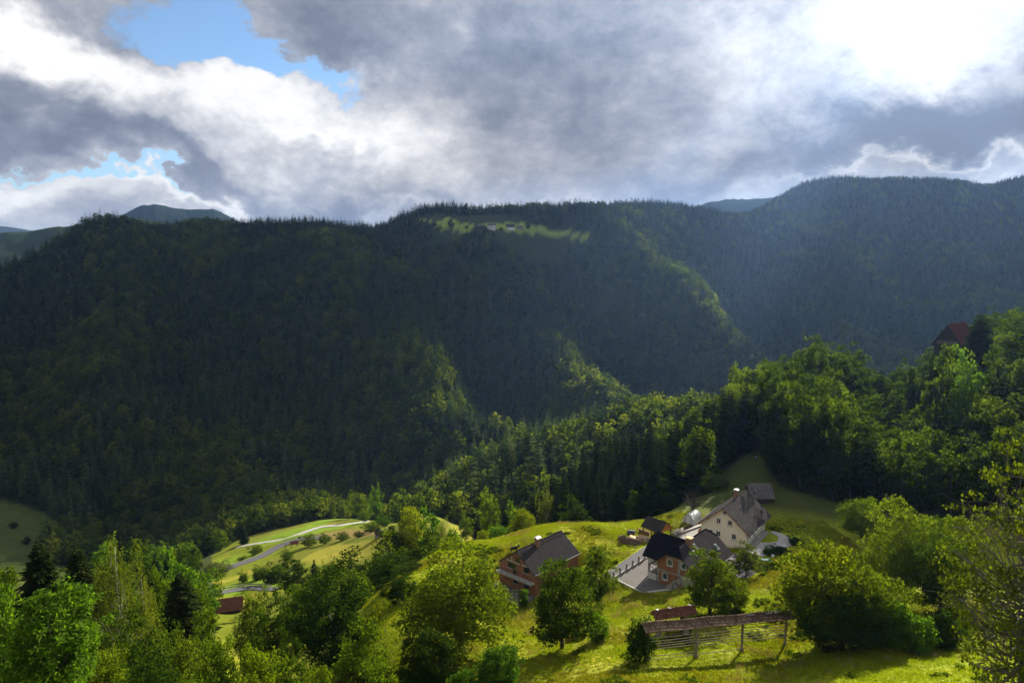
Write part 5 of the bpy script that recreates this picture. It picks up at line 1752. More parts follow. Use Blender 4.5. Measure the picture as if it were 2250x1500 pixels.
# ---- white hatchback behind the tree
def car():
    p = hit(1612, 1241)
    r = empty('white_car', p, R(150), 'white hatchback car parked behind the angled house, half hidden by leaves', 'car')
    m, t = new_mat('car_paint'); finish(t, (0.78, 0.78, 0.80), 0.25, 0.5)
    def loft(st, n=12):
        b = MB(); V = []
        for (x, z0, z1, w) in st:
            for k in range(n):
                a = 2 * math.pi * k / n
                cx, cz = math.cos(a), math.sin(a)
                sg = lambda v: math.copysign(abs(v) ** 0.45, v)
                V.append((x, w * sg(cx), (z0 + z1) / 2 + (z1 - z0) / 2 * sg(cz)))
        F = [(i * n + k, i * n + (k + 1) % n, (i + 1) * n + (k + 1) % n, (i + 1) * n + k) for i in range(len(st) - 1) for k in range(n)]
        F.append(tuple(range(n - 1, -1, -1))); F.append(tuple((len(st) - 1) * n + k for k in range(n)))
        return b.add(V, F)
    loft([(-2.05, .35, .70, .70), (-1.9, .25, .86, .80), (-1.0, .22, .93, .86), (0, .22, .95, .87), (1.0, .22, .95, .87), (1.75, .25, .95, .82), (1.98, .38, .85, .72)]).build('body', m, r, True)
    loft([(-0.95, .90, .97, .72), (-0.35, .92, 1.38, .66), (0.3, .92, 1.46, .66), (1.1, .92, 1.42, .65), (1.75, .92, 1.05, .66)]).build('cabin', m, r, True)
    g = M['glass']
    for s in (-1, 1):
        MB().add([(-0.6, s * .735, 1.0), (0.35, s * .745, 1.0), (0.35, s * .70, 1.34), (-0.25, s * .70, 1.30)], [(0, 1, 2, 3)]).build('side_window', g, r)
        MB().add([(0.42, s * .745, 1.0), (1.35, s * .735, 1.0), (1.1, s * .70, 1.32), (0.42, s * .70, 1.34)], [(0, 1, 2, 3)]).build('side_window', g, r)
        MB().box(-2.04, -1.9, s * .42, s * .70, .58, .70).build('headlight', M['metal'], r)
        for x in (-1.3, 1.25):
            w = MB().tube([(x, s * .70, .31), (x, s * .885, .31)], .31, 16).build('wheel', M['dark_metal'], r)
            MB().tube([(x, s * .80, .31), (x, s * .892, .31)], .19, 12).build('rim', M['metal'], w)
    MB().add([(-0.98, -.62, 1.0), (-0.98, .62, 1.0), (-0.42, .56, 1.37), (-0.42, -.56, 1.37)], [(0, 1, 2, 3)]).build('windscreen', g, r)
    MB().add([(1.78, -.6, 1.02), (1.78, .6, 1.02), (1.2, .56, 1.40), (1.2, -.56, 1.40)], [(0, 1, 2, 3)]).build('rear_window', g, r)
car()

# ---- steep red chalet on the wooded shoulder
def chalet():
    ap = at(2083, 713, 252)
    th = R(-50)
    hw, dh, L = 5.4, 8.2, 19.0
    zb = ap.z - dh - 1.2
    r = empty('red_roofed_chalet', (ap.x, ap.y, zb), th, 'steep red roofed chalet half hidden by trees on the upper shoulder', 'chalet')
    zr = ap.z - zb; ze = zr - dh
    gable_roof(r, hw, 0, L, zr, ze, M['tile_rust'], M['wood_dark'], du=0.45, dv=0.5, t=0.06)
    x1 = 4.4; zw = zr - 0.2 - dh / hw * x1
    b = MB()
    H = [(-2.6, -1.5, 3.0, 4.2), (1.2, 2.3, 3.0, 4.2), (-0.5, 0.6, 5.4, 6.5)]
    wall_face(b, (0, 1.2, 0), (1, 0, 0), [(-x1, -4), (x1, -4), (x1, zw), (0, zr - .2), (-x1, zw)], H)
    wall_face(b, (0, L - 1, 0), (-1, 0, 0), [(-x1, -4), (x1, -4), (x1, zw), (0, zr - .2), (-x1, zw)])
    for x, e in ((x1, (0, 1, 0)), (-x1, (0, -1, 0))):
        wall_face(b, (x, 1.2 if x > 0 else L - 1, 0), e, [(0, -4), (L - 2.2, -4), (L - 2.2, zw), (0, zw)])
    b.build('wall', M['wood_dark'], r)
    for h in H:
        window(r, (0, 1.2, 0), (1, 0, 0), h, M['wood'], M['glass'], 0, True, False)
    bl = MB().box(-3.4, 3.4, 0.1, 1.197, 2.2, 2.4).build('balcony', M['wood'], r)
    bm_ = MB().box(-0.06, 0.06, -0.02, 0.02, 0, 0.9).mesh('baluster', M['wood_grey'])
    for i in range(17):
        link('baluster', bm_, bl).location = (-3.2 + 0.4 * i, 0.15, 2.4)
    MB().box(-3.4, 3.4, 0.11, 0.19, 3.3, 3.38).build('hand_rail', M['wood_grey'], bl)
    MB().box(-4.5, 4.5, 1.0, L - 0.9, -6.0, 1.2).build('stone_base', M['wood_dark'], r)
chalet()

# ---- valley buildings
g = hit(500, 1346)
simple_house('brown_barn', 'barn with brown tiled roof among shrubs below the narrow road', 'barn', (g.x, g.y + 2, gz(g.x, g.y + 2)), R(18), 8.6, 7.0, 2.2, 3.2, M['wood_dark'], M['tile_barn'], M['wood_dark'], 0.5, [(1, 2, .6, 1.5)], tiles=(0.32, 0.38))
g = hit(833, 1181)
simple_house('field_hut', 'small grey wooden hut at the edge of the golden field', 'hut', (g.x, g.y + 1.5, gz(g.x, g.y + 1.5)), R(-60), 4.2, 3.2, 1.9, 1.9, M['wood_grey'], M['tile_slate'], M['wood_dark'], 0.35, (), [(1.1, 2.0, 0.1, 1.8)])
def road_shelter():
    a = hit(640, 1203)
    r = empty('rusty_shelter', a, R(25), 'open shelter with rusty red sheet roof beside the valley road', 'shelter')
    for x in (-3, 0.0, 3):
        for y in (-1.6, 1.6):
            MB().tube([(x, y, -0.6), (x, y, 2.6)], 0.1, 6).build('post', M['wood_dark'], r)
    for s in (-1, 1):
        roof_slope(r, (-0.6, s * 2.1, 2.4), (1, 0, 0), (0, -s * 2.1, 1.2), [(0, 0), (4.4, 0), (4.4, 2.42), (0, 2.42)], M['tile_rust'], M['wood_dark'], 0.06, du=0.5, dv=0.6, t=0.04)
    MB().box(-3.1, 3.1, -1.7, -1.5, 2.3, 2.45).build('beam', M['wood_dark'], r)
road_shelter()
# the high farm
def far_b(px, py, name, label, cat, L, W, wh, rise, wall, tile, rz, ops=()):
    q = hit(px, py, 900)
    simple_house(name, label, cat, tuple(q), R(rz), L, W, wh, rise, wall, tile, M['wood_dark'], 0.7, ops, tiles=(1.2, 1.2), base=3)
far_b(1055, 501, 'long_barn', 'long grey barn at the left end of the high farm on the ridge', 'barn', 13, 7, 2.6, 3.4, M['wood_dark'], M['shingle'], -4)
far_b(1080, 503, 'white_farmhouse', 'white farmhouse with grey roof on the distant ridge', 'farmhouse', 12, 9, 6.0, 4.0, M['white'], M['shingle'], -6, [(1.5, 2.6, 1, 2.4), (4.5, 5.6, 1, 2.4), (8, 9.1, 1, 2.4), (1.5, 2.6, 3.8, 5.1), (4.5, 5.6, 3.8, 5.1), (8, 9.1, 3.8, 5.1)])
far_b(1085, 505, 'lean_to_porch', 'small dark gabled annex before the distant white farmhouse', 'annex', 5, 4, 2.4, 2.2, M['white'], M['tile_black'], 84)
far_b(1121, 503, 'dark_roof_farmhouse', 'white farmhouse with broad dark roof right of the other on the ridge', 'farmhouse', 14, 10, 3.4, 6.0, M['white'], M['tile_slate'], 8, [(2, 3.1, 1, 2.4), (5, 6.1, 1, 2.4), (9, 10.1, 1, 2.4)])
far_b(1142, 502, 'grey_shed', 'low grey roofed shed at the right end of the high farm', 'shed', 10, 7, 2.2, 3.0, M['wood_grey'], M['shingle'], 4)

# ---- posts, poles, small things
def fence_post(px, py, h, rad, mat, label, cat='post', lean=0.0):
    p = hit(px, py)
    b = MB().tube([(0, 0, -0.3), (lean * h * 0.5, 0, h * 0.5), (lean * h, 0, h)], [rad, rad * 0.95, rad * 0.85], 7)
    o = b.build('fence_post', mat, None)
    o.location = p
    tag(o, label, cat)
fence_post(1347, 1307, 1.3, 0.09, M['wood_dark'], 'dark wooden fence post on the rough bank below the drive')
fence_post(2032, 1408, 1.3, 0.05, M['white'], 'thin white marker post by the bushes at the meadow edge', lean=0.12)
fence_post(830, 1394, 1.0, 0.10, M['wood_dark'], 'stubby dark fence post on the slope left of the walnut')
fence_post(846, 1392, 1.3, 0.04, M['wood_grey'], 'thin grey stake on the slope beside the stubby post')
fence_post(1345, 1188, 1.3, 0.06, M['wood_dark'], 'thin dark fence post in the meadow left of the log heap')
p = hit(1867, 1100)
lp = empty('lamp_pole', p, 0, 'slim grey lamp pole at the edge of the dark wood', 'lamp pole')
MB().tube([(0, 0, -0.5), (0, 0, 3.6)], [0.07, 0.05], 8).build('pole', M['galv'], lp)
MB().tube([(0, 0, 3.6), (-0.3, 0, 3.75), (-0.7, 0, 3.75)], 0.04, 6).build('arm', M['galv'], lp)
MB().box(-1.0, -0.6, -0.1, 0.1, 3.68, 3.8).build('lamp_head', M['galv'], lp)
# bits lying on the lawn right of the cream house
p = hit(1683, 1230); b = MB().box(-0.9, 0.9, -0.35, 0.35, 0.02, 0.12)
b.box(-0.9, -0.8, -0.35, 0.35, 0.12, 0.3).build('blue_paddling_tub', mat_plain('tub_blue', (0.05, 0.30, 0.42), 0.5, 0.1)).location = p
tag(bpy.data.objects['blue_paddling_tub'], 'small turquoise tub lying on the lawn by the bushes', 'tub')
p = hit(1698, 1224); b = MB().tube([(0, 0, 0), (0, 0, 0.6)], [0.28, 0.34], 12)
o = b.build('white_bucket', M['white'], None, True); o.location = p; tag(o, 'white bucket standing between the dark lawn bushes', 'bucket')

def skin_mesh(name, V, E, rad, mats, pick, sub=2):
    import bmesh
    me = bpy.data.meshes.new(name + '_cage')
    bm = bmesh.new()
    ly = bm.verts.layers.skin.verify()
    vs = [bm.verts.new(v) for v in V]
    for v, q in zip(vs, rad):
        v[ly].radius = (q, q) if not hasattr(q, '__len__') else q
    vs[0][ly].use_root = True
    for a, c in E: bm.edges.new((vs[a], vs[c]))
    bm.to_mesh(me); bm.free()
    ob = bpy.data.objects.new(name + '_cage', me)
    col.objects.link(ob)
    ob.modifiers.new('s', 'SKIN').use_smooth_shade = True
    ob.modifiers.new('d', 'SUBSURF').levels = sub
    dg = bpy.context.evaluated_depsgraph_get()
    out = bpy.data.meshes.new_from_object(ob.evaluated_get(dg))
    bpy.data.objects.remove(ob)
    out.materials.clear()
    for m in mats: out.materials.append(m)
    for f in out.polygons:
        f.material_index = pick(f.center); f.use_smooth = True
    out.name = name
    return out
def animal():
    p = hit(1128, 1208, 138)
    p = at(1130, 1212, 151.3); p.z = gz(p.x, p.y)
    fur = mat_plain('black_fur', (0.012, 0.011, 0.011), 0.7, 0.3, 3.0)
    V = [(0, 0, .95), (.45, 0, .98), (-.45, 0, .95), (-.7, 0, .92), (.68, 0, 1.1), (.85, 0, 1.32), (1.0, 0, 1.42), (1.25, 0, 1.30),
         (.5, .17, .7), (.52, .17, .38), (.5, .17, .03), (.5, -.17, .7), (.46, -.17, .38), (.5, -.17, .03),
         (-.55, .18, .68), (-.68, .18, .40), (-.62, .18, .03), (-.55, -.18, .68), (-.70, -.18, .40), (-.64, -.18, .03),
         (-.85, 0, .85), (-.95, 0, .45), (.97, .12, 1.56), (.97, -.12, 1.56)]
    E = [(0, 1), (0, 2), (2, 3), (1, 4), (4, 5), (5, 6), (6, 7), (1, 8), (8, 9), (9, 10), (1, 11), (11, 12), (12, 13), (2, 14), (14, 15), (15, 16), (2, 17), (17, 18), (18, 19), (3, 20), (20, 21), (6, 22), (6, 23)]
    Rr = [.30, .30, .29, .22, .20, .15, .14, .08, .12, .065, .055, .12, .065, .055, .14, .075, .055, .14, .075, .055, .05, .035, .05, .05]
    o = link('black_calf', skin_mesh('black_calf', V, E, Rr, [fur], lambda c: 0, 1))
    o.location = p; o.rotation_euler = (0, 0, R(8)); o.scale = (1.05,) * 3
    tag(o, 'black four-legged animal standing on the meadow beyond the brown roof ridge', 'animal')
animal()
def person():
    p = hit(1661, 1012)
    skin = mat_plain('skin', (0.55, 0.33, 0.24), 0.6, 0.1); shirt = mat_plain('shirt', (0.33, 0.42, 0.72), 0.8, 0.1); trous = mat_plain('trousers', (0.03, 0.035, 0.06), 0.8, 0.1); hair = mat_plain('hair', (0.05, 0.035, 0.025), 0.8, 0.1)
    V = [(0, 0, .95), (0, 0, 1.15), (0, 0, 1.38), (0, 0, 1.50), (0, -.01, 1.58), (0, -.02, 1.70), (.10, 0, .88), (.12, -.03, .48), (.12, .02, .08), (.13, -.12, .03), (-.10, 0, .88), (-.12, .03, .48), (-.12, .06, .08), (-.13, -.08, .03),
         (.19, 0, 1.40), (.25, .02, 1.12), (.24, -.10, .90), (.24, -.14, .80), (-.19, 0, 1.40), (-.26, .02, 1.12), (-.24, -.08, .90), (-.24, -.12, .80)]
    E = [(0, 1), (1, 2), (2, 3), (3, 4), (4, 5), (0, 6), (6, 7), (7, 8), (8, 9), (0, 10), (10, 11), (11, 12), (12, 13), (2, 14), (14, 15), (15, 16), (16, 17), (2, 18), (18, 19), (19, 20), (20, 21)]
    Rr = [.15, .14, .15, .06, .08, .095, .09, .06, .045, .035, .09, .06, .045, .035, .06, .045, .035, .03, .06, .045, .035, .03]
    def pick(c):
        if c.z > 1.66: return 3
        if c.z > 1.47: return 0
        if abs(c.x) > .17 and c.z < 1.0: return 0
        return 1 if c.z > .92 else 2
    o = link('person', skin_mesh('person', V, E, Rr, [skin, shirt, trous, hair], pick, 1))
    o.location = p; o.rotation_euler = (0, 0, R(25))
    tag(o, 'person in light blue top and dark trousers standing at the upper end of the clearing', 'person')
person()
# vegetable rows in the valley
v0 = hit(585, 1267)
vr = empty('vegetable_bed', v0, R(12), 'small bed of green vegetable rows in the bright valley field', 'vegetable bed')
rs_ = np.random.RandomState(14)
for i in range(9):
    pts = np.stack([np.full(30, i * 0.95 - 4), np.linspace(-2.5, 5, 30), np.full(30, 0.45)], 1)
    pts[:, 2] += [gz(v0.x + q[0], v0.y + q[1]) - v0.z for q in pts]
    V_, F_ = leaf_cloud(rs_, pts, np.full(30, 0.38), 8, 0.5, 0.4)
    link('row', np_mesh('row', V_, F_, M['leaf_ash']), vr)

# ------------------------------------------------------------------ single trees
def on_ground(px, d):
    e = at(px, 750, 1.0)
    x, y = e.x * d, e.y * d
    # keep the depth along the camera axis while the ground height changes the ray
    z = gz(x, y)
    for _ in range(4):
        y = (d + z * math.sin(PITCH)) / math.cos(PITCH)
        x = (px - 1125.0) / FOC * d
        z = gz(x, y)
    return Vector((x, y, z))
def tree(px, d, py_top, wpx, pr, name, label, cat='tree', group=None, hmin=1.5):
    g = on_ground(px, d)
    top = at(px, py_top, d)
    h = max(top.z - g.z, hmin)
    return place_tree(PR[pr], name, (g.x, g.y, g.z - 0.1), h, wpx * d / FOC, label, cat, group)

NEAR = [
 # px, depth, top y, crown width px, kind, name, label
 (135, 60, 1262, 215, 'ash', 'ash_tree', 'bright feathery ash tree in front at lower left'),
 (112, 112, 1162, 175, 'spruce', 'spruce_tree', 'tall spruce left of the other tall spruce by the birch'),
 (192, 118, 1170, 150, 'spruce2', 'spruce_tree', 'tall spruce standing just left of the birch'),
 (40, 120, 1235, 130, 'maple', 'broadleaf_tree', 'pale green tree at the left picture edge beside the spruces'),
 (8, 70, 1265, 90, 'ash', 'ash_tree', 'ash tree cut by the left picture edge'),
 (276, 106, 1150, 135, 'birch', 'birch_tree', 'tall birch with white trunk and hanging twigs'),
 (330, 112, 1235, 80, 'birch', 'birch_tree', 'shorter birch leaning against the tall birch on its right'),
 (408, 130, 1240, 165, 'spruce', 'spruce_tree', 'broad dark spruce left of the brown barn roof'),
 (405, 172, 1200, 95, 'mid4', 'broadleaf_tree', 'light green rounded tree behind the broad dark spruce'),
 (362, 150, 1228, 70, 'maple', 'broadleaf_tree', 'green tree between the birch and the light rounded tree'),
 (445, 165, 1255, 60, 'mid3', 'broadleaf_tree', 'small tree to the right behind the broad dark spruce'),
 (300, 82, 1345, 150, 'dark', 'broadleaf_tree', 'dark tree below the birch, right of the bright ash'),
 (230, 74, 1400, 130, 'maple', 'broadleaf_tree', 'low green crown at the foot of the bright ash'),
 (400, 96, 1345, 130, 'lime', 'broadleaf_tree', 'green crown in front of the broad dark spruce'),
 (470, 108, 1325, 110, 'maple', 'broadleaf_tree', 'yellowish green crown directly below the brown barn roof'),
 (560, 140, 1278, 85, 'lime', 'broadleaf_tree', 'dense tree right of the brown barn roof'),
 (608, 122, 1300, 100, 'dark', 'broadleaf_tree', 'dark tree next to the dense tree right of the barn'),
 (655, 150, 1262, 85, 'lime', 'broadleaf_tree', 'green tree top between barn and the big dark crown'),
 (735, 120, 1243, 195, 'dark', 'broadleaf_tree', 'big dark spreading tree in the middle of the left slope'),
 (690, 145, 1262, 90, 'dark', 'broadleaf_tree', 'dark tree top leaning on the big dark spreading tree'),
 (480, 80, 1400, 150, 'lime', 'broadleaf_tree', 'dark green crown at the bottom edge below the barn'),
 (575, 84, 1385, 140, 'maple', 'broadleaf_tree', 'olive green crown at the bottom left of centre'),
 (655, 78, 1425, 140, 'lime', 'broadleaf_tree', 'speckled green crown at the bottom edge left of the nearest maple'),
 (800, 84, 1362, 175, 'maple', 'broadleaf_tree', 'light olive tree in front of the big dark spreading tree'),
 (350, 70, 1440, 150, 'dark', 'broadleaf_tree', 'dark crown at the bottom edge right of the bright ash'),
 (420, 66, 1470, 120, 'maple', 'broadleaf_tree', 'low crown at the bottom edge below the dark green crown'),
 (560, 68, 1468, 120, 'lime', 'broadleaf_tree', 'low crown at the bottom edge under the olive green crown'),
 (720, 70, 1455, 120, 'maple', 'broadleaf_tree', 'low crown at the bottom edge under the light olive tree'),
 (878, 124, 1262, 82, 'dark', 'young_tree', 'slender young tree on the grass slope left of the walnut'),
 (905, 140, 1255, 70, 'lime', 'young_tree', 'small tree behind the walnut on its left side'),
 (1012, 103, 1213, 275, 'walnut', 'walnut_tree', 'huge spreading walnut tree left of the brick house'),
 (940, 92, 1380, 150, 'dark', 'broadleaf_tree', 'dark shrubby tree under the left half of the walnut'),
 (1236, 101, 1203, 148, 'lime', 'round_tree', 'tall round leafy tree before the brick house'),
 (1311, 126, 1180, 78, 'lime', 'slender_tree', 'slender tree behind the round leafy tree beside the drive'),
 (1315, 103, 1338, 52, 'lightbush', 'shrub', 'light green upright shrub at the foot of the round tree'),
 (1150, 131, 1287, 26, 'lightbush', 'shrub', 'little bright shrub on the terrace edge of the brick house'),
 (1408, 92, 1344, 76, 'bush', 'bushy_tree', 'dark bushy tree at the left end of the hay rack'),
 (1560, 113, 1193, 122, 'lime', 'round_tree', 'round leafy tree right in front of the angled house'),
 (1610, 115, 1268, 76, 'yellow', 'broadleaf_tree', 'yellow-green side growth right of the round tree by the angled house'),
 (1640, 136, 1192, 64, 'pear', 'pear_tree', 'gnarled grey-green pear tree on the lawn near the white car'),
 (1800, 99, 1180, 215, 'yellow', 'broadleaf_tree', 'sunlit yellow-green tree behind the right end of the hay rack'),
 (1850, 95, 1288, 195, 'dark', 'bushy_tree', 'large dark bushy tree right of the hay rack'),
 (1918, 97, 1235, 135, 'maple', 'bushy_tree', 'green crown joined to the right side of the large dark bush'),
 (1892, 150, 1090, 112, 'walnut', 'broadleaf_tree', 'yellowish tree at the edge of the dark wood left of the spreading walnut'),
 (1988, 122, 1102, 182, 'walnut', 'walnut_tree', 'spreading walnut with bent branches in the right hedge'),
 (2062, 112, 1155, 105, 'dark', 'broadleaf_tree', 'narrow dark tree beside the spreading walnut'),
 (2110, 120, 1130, 110, 'maple', 'broadleaf_tree', 'green tree behind the bare-limbed ash at right'),
 (1950, 96, 1298, 100, 'lightbush', 'shrub', 'green shrub at the foot of the spreading walnut'),
 (2012, 95, 1345, 90, 'lightbush', 'shrub', 'low bright shrub by the white marker post'),
 (2070, 97, 1330, 90, 'bush', 'shrub', 'brownish shrub under the bare-limbed ash'),
 (2238, 62, 885, 400, 'sparse', 'ash_tree', 'tall thin-leaved ash with bare grey limbs at the right edge'),
 (1096, 80, 1405, 120, 'ash', 'ash_sapling', 'bright green ash sapling at the bottom centre'),
 (1012, 78, 1462, 80, 'ash', 'ash_sapling', 'lower bright sapling left of the ash sapling'),
 (2142, 236, 684, 105, 'spruce2', 'spruce_tree', 'single dark spruce standing before the red roofed chalet'),
 (2085, 218, 762, 84, 'mid3', 'broadleaf_tree', 'leafy tree below the gable of the red roofed chalet'),
 (2050, 214, 768, 84, 'mid0', 'broadleaf_tree', 'leafy tree left below the red roofed chalet'),
 (2115, 205, 768, 90, 'mid4', 'broadleaf_tree', 'leafy tree right below the gable of the red roofed chalet'),
 (2160, 208, 765, 70, 'mid0', 'broadleaf_tree', 'leafy tree at the foot of the spruce before the chalet'),
 (2205, 232, 712, 64, 'mid3', 'broadleaf_tree', 'leafy tree right of the red roofed chalet'),
 (2072, 172, 1030, 95, 'mid0', 'broadleaf_tree', 'dark tree at the wood edge behind the narrow dark hedge tree'),
 (2122, 168, 1035, 95, 'mid2', 'broadleaf_tree', 'dark tree at the wood edge left behind the thin-leaved ash'),
 (2172, 166, 1020, 100, 'mid1', 'broadleaf_tree', 'dark tree at the wood edge directly behind the thin-leaved ash'),
 (2030, 178, 1045, 80, 'mid1', 'broadleaf_tree', 'dark tree at the wood edge behind the spreading walnut'),
 (1692, 147, 1205, 38, 'bush', 'shrub', 'dark shrub at the left of the pair on the gravel edge'),
 (1716, 148, 1200, 44, 'bush', 'shrub', 'dark shrub at the right of the pair on the gravel edge'),
 (1748, 152, 1175, 36, 'bush', 'shrub', 'dark rounded shrub above the gravel bend'),
 (1518, 196, 1050, 60, 'mid2', 'broadleaf_tree', 'round tree at the wood edge above the greenhouse tunnel'),
 (1560, 214, 985, 58, 'mid0', 'broadleaf_tree', 'pale round tree standing clear of the dark wood'),
 (1568, 196, 1035, 70, 'mid3', 'broadleaf_tree', 'small green tree on the clearing left of the grey barn'),
 (1448, 190, 1055, 90, 'mid0', 'broadleaf_tree', 'leafy tree at the wood edge behind the shed'),
 (1400, 188, 1062, 70, 'mid2', 'broadleaf_tree', 'dark leafy tree at the wood edge left of the shed'),
 (1262, 186, 1090, 70, 'mid0', 'broadleaf_tree', 'tree at the wood edge behind the meadow knoll'),
 (1150, 196, 1116, 75, 'yellow', 'broadleaf_tree', 'bright yellow-green tree on the far edge of the knoll'),
 (1090, 188, 1148, 55, 'lightbush', 'shrub', 'pale rounded bush left of the bright yellow-green tree'),
 (1062, 184, 1160, 34, 'yellow', 'shrub', 'small golden bush on the edge of the knoll'),
 (1050, 215, 1125, 45, 'midspruce0', 'spruce_tree', 'small spruce on the golden meadow beyond the knoll'),
 (1024, 250, 1118, 36, 'midtree', 'meadow_tree', 'lone small tree on the golden meadow'),
 (1200, 228, 1065, 62, 'birch', 'birch_tree', 'light green birch at the edge of the dark wood'),
 (1170, 225, 1082, 50, 'midspruce1', 'spruce_tree', 'spruce left of the light green birch'),
 (1075, 238, 1068, 55, 'mid3', 'broadleaf_tree', 'olive tree at the left end of the wood behind the knoll'),
 (1110, 232, 1085, 50, 'midspruce2', 'spruce_tree', 'spruce between olive tree and birch'),
 (1132, 222, 1100, 44, 'mid4', 'broadleaf_tree', 'light tree in front of the spruces behind the knoll'),
 (1240, 222, 1035, 70, 'midspruce0', 'spruce_tree', 'tall black spruce standing at the corner of the dark wood'),
 (905, 236, 1104, 90, 'yellow', 'broadleaf_tree', 'rounded olive-gold tree above the hedge on the left slope'),
 (950, 232, 1112, 62, 'mid4', 'broadleaf_tree', 'light green tree right of the rounded olive-gold tree'),
 (975, 214, 1130, 46, 'birch', 'birch_tree', 'thin pale birch in the hedge left of the knoll'),
 (865, 236, 1130, 70, 'mid2', 'broadleaf_tree', 'dark tree left of the rounded olive-gold tree'),
 (1000, 195, 1150, 46, 'lightbush', 'shrub', 'pale shrub at the top of the hedge near the knoll'),
 (940, 188, 1160, 84, 'mid0', 'broadleaf_tree', 'leafy tree at the upper end of the hedge beside the knoll'),
 (900, 182, 1178, 80, 'mid2', 'broadleaf_tree', 'dark leafy tree in the middle of the hedge beside the knoll'),
 (840, 200, 1170, 84, 'mid0', 'broadleaf_tree', 'broad tree in the hedge below the golden field'),
 (855, 160, 1215, 90, 'dark', 'broadleaf_tree', 'dark tree at the lower end of the hedge beside the knoll'),
 (800, 190, 1205, 70, 'mid2', 'broadleaf_tree', 'dark tree left of the broad hedge tree'),
 (772, 215, 1200, 40, 'midspruce1', 'spruce_tree', 'small pointed spruce in the hedge below the golden field'),
 (735, 222, 1215, 70, 'birch', 'birch_tree', 'pale birch in the hedge below the golden field'),
 (692, 232, 1222, 44, 'midspruce2', 'spruce_tree', 'small dark spruce at the left of the pale hedge birch'),
 (650, 245, 1222, 84, 'mid0', 'broadleaf_tree', 'green tree at the left end of the hedge below the golden field'),
 (605, 285, 1232, 70, 'midbush', 'shrub', 'rounded green bushes at the edge of the mown valley field'),
 (570, 300, 1240, 40, 'midbush', 'shrub', 'low dark bush left of the rounded green bushes'),
 (535, 300, 1252, 24, 'midbush', 'shrub', 'small single bush on the dry grass strip in the valley'),
 (780, 165, 1240, 90, 'mid3', 'broadleaf_tree', 'olive tree behind the big dark spreading tree'),
 (490, 332, 1230, 48, 'midpear', 'orchard_tree', 'right-hand silvery orchard tree of the pair in the valley'),
 (463, 325, 1232, 50, 'midpear', 'orchard_tree', 'left-hand silvery orchard tree of the pair in the valley'),
 (562, 382, 1197, 38, 'midtree', 'orchard_tree', 'orchard tree standing at the bend of the valley road'),
 (533, 372, 1221, 24, 'midtree', 'orchard_tree', 'small orchard tree left of the road bend'),
 (678, 362, 1171, 42, 'midtree', 'orchard_tree', 'orchard tree in front of the rusty shelter road'),
 (632, 330, 1205, 30, 'midtree', 'orchard_tree', 'low tree below the rusty shelter'),
 (714, 360, 1170, 34, 'midtree', 'orchard_tree', 'dense round tree right of the orchard tree by the shelter'),
 (752, 356, 1167, 36, 'midtree', 'orchard_tree', 'second dense round tree above the golden field'),
 (788, 348, 1165, 26, 'midtree', 'orchard_tree', 'small open tree left of the field hut'),
 (815, 352, 1148, 44, 'midtree', 'orchard_tree', 'thin olive tree beside the field hut'),
 (842, 365, 1135, 38, 'mid4', 'broadleaf_tree', 'light tree behind the field hut'),
 (800, 425, 1118, 26, 'midtree', 'orchard_tree', 'small tree beside the end of the gravel track'),
 (826, 460, 1064, 34, 'mid4', 'broadleaf_tree', 'tall sunlit tree by the far road at the valley mouth'),
 (790, 478, 1075, 44, 'mid3', 'broadleaf_tree', 'sunlit tree left of the tall tree at the valley mouth'),
 (537, 428, 1152, 24, 'midspruce0', 'pine_tree', 'thin lone conifer at the left end of the bright meadow'),
 (445, 470, 1165, 30, 'mid0', 'broadleaf_tree', 'round tree at the foot of the dark wood left of the meadow'),
 (500, 462, 1165, 40, 'mid2', 'broadleaf_tree', 'dark tree at the foot of the wood above the gravel track end'),
 (470, 455, 1178, 26, 'midbush', 'shrub', 'bush at the left end of the gravel track'),
]
for row in NEAR:
    tree(*row)

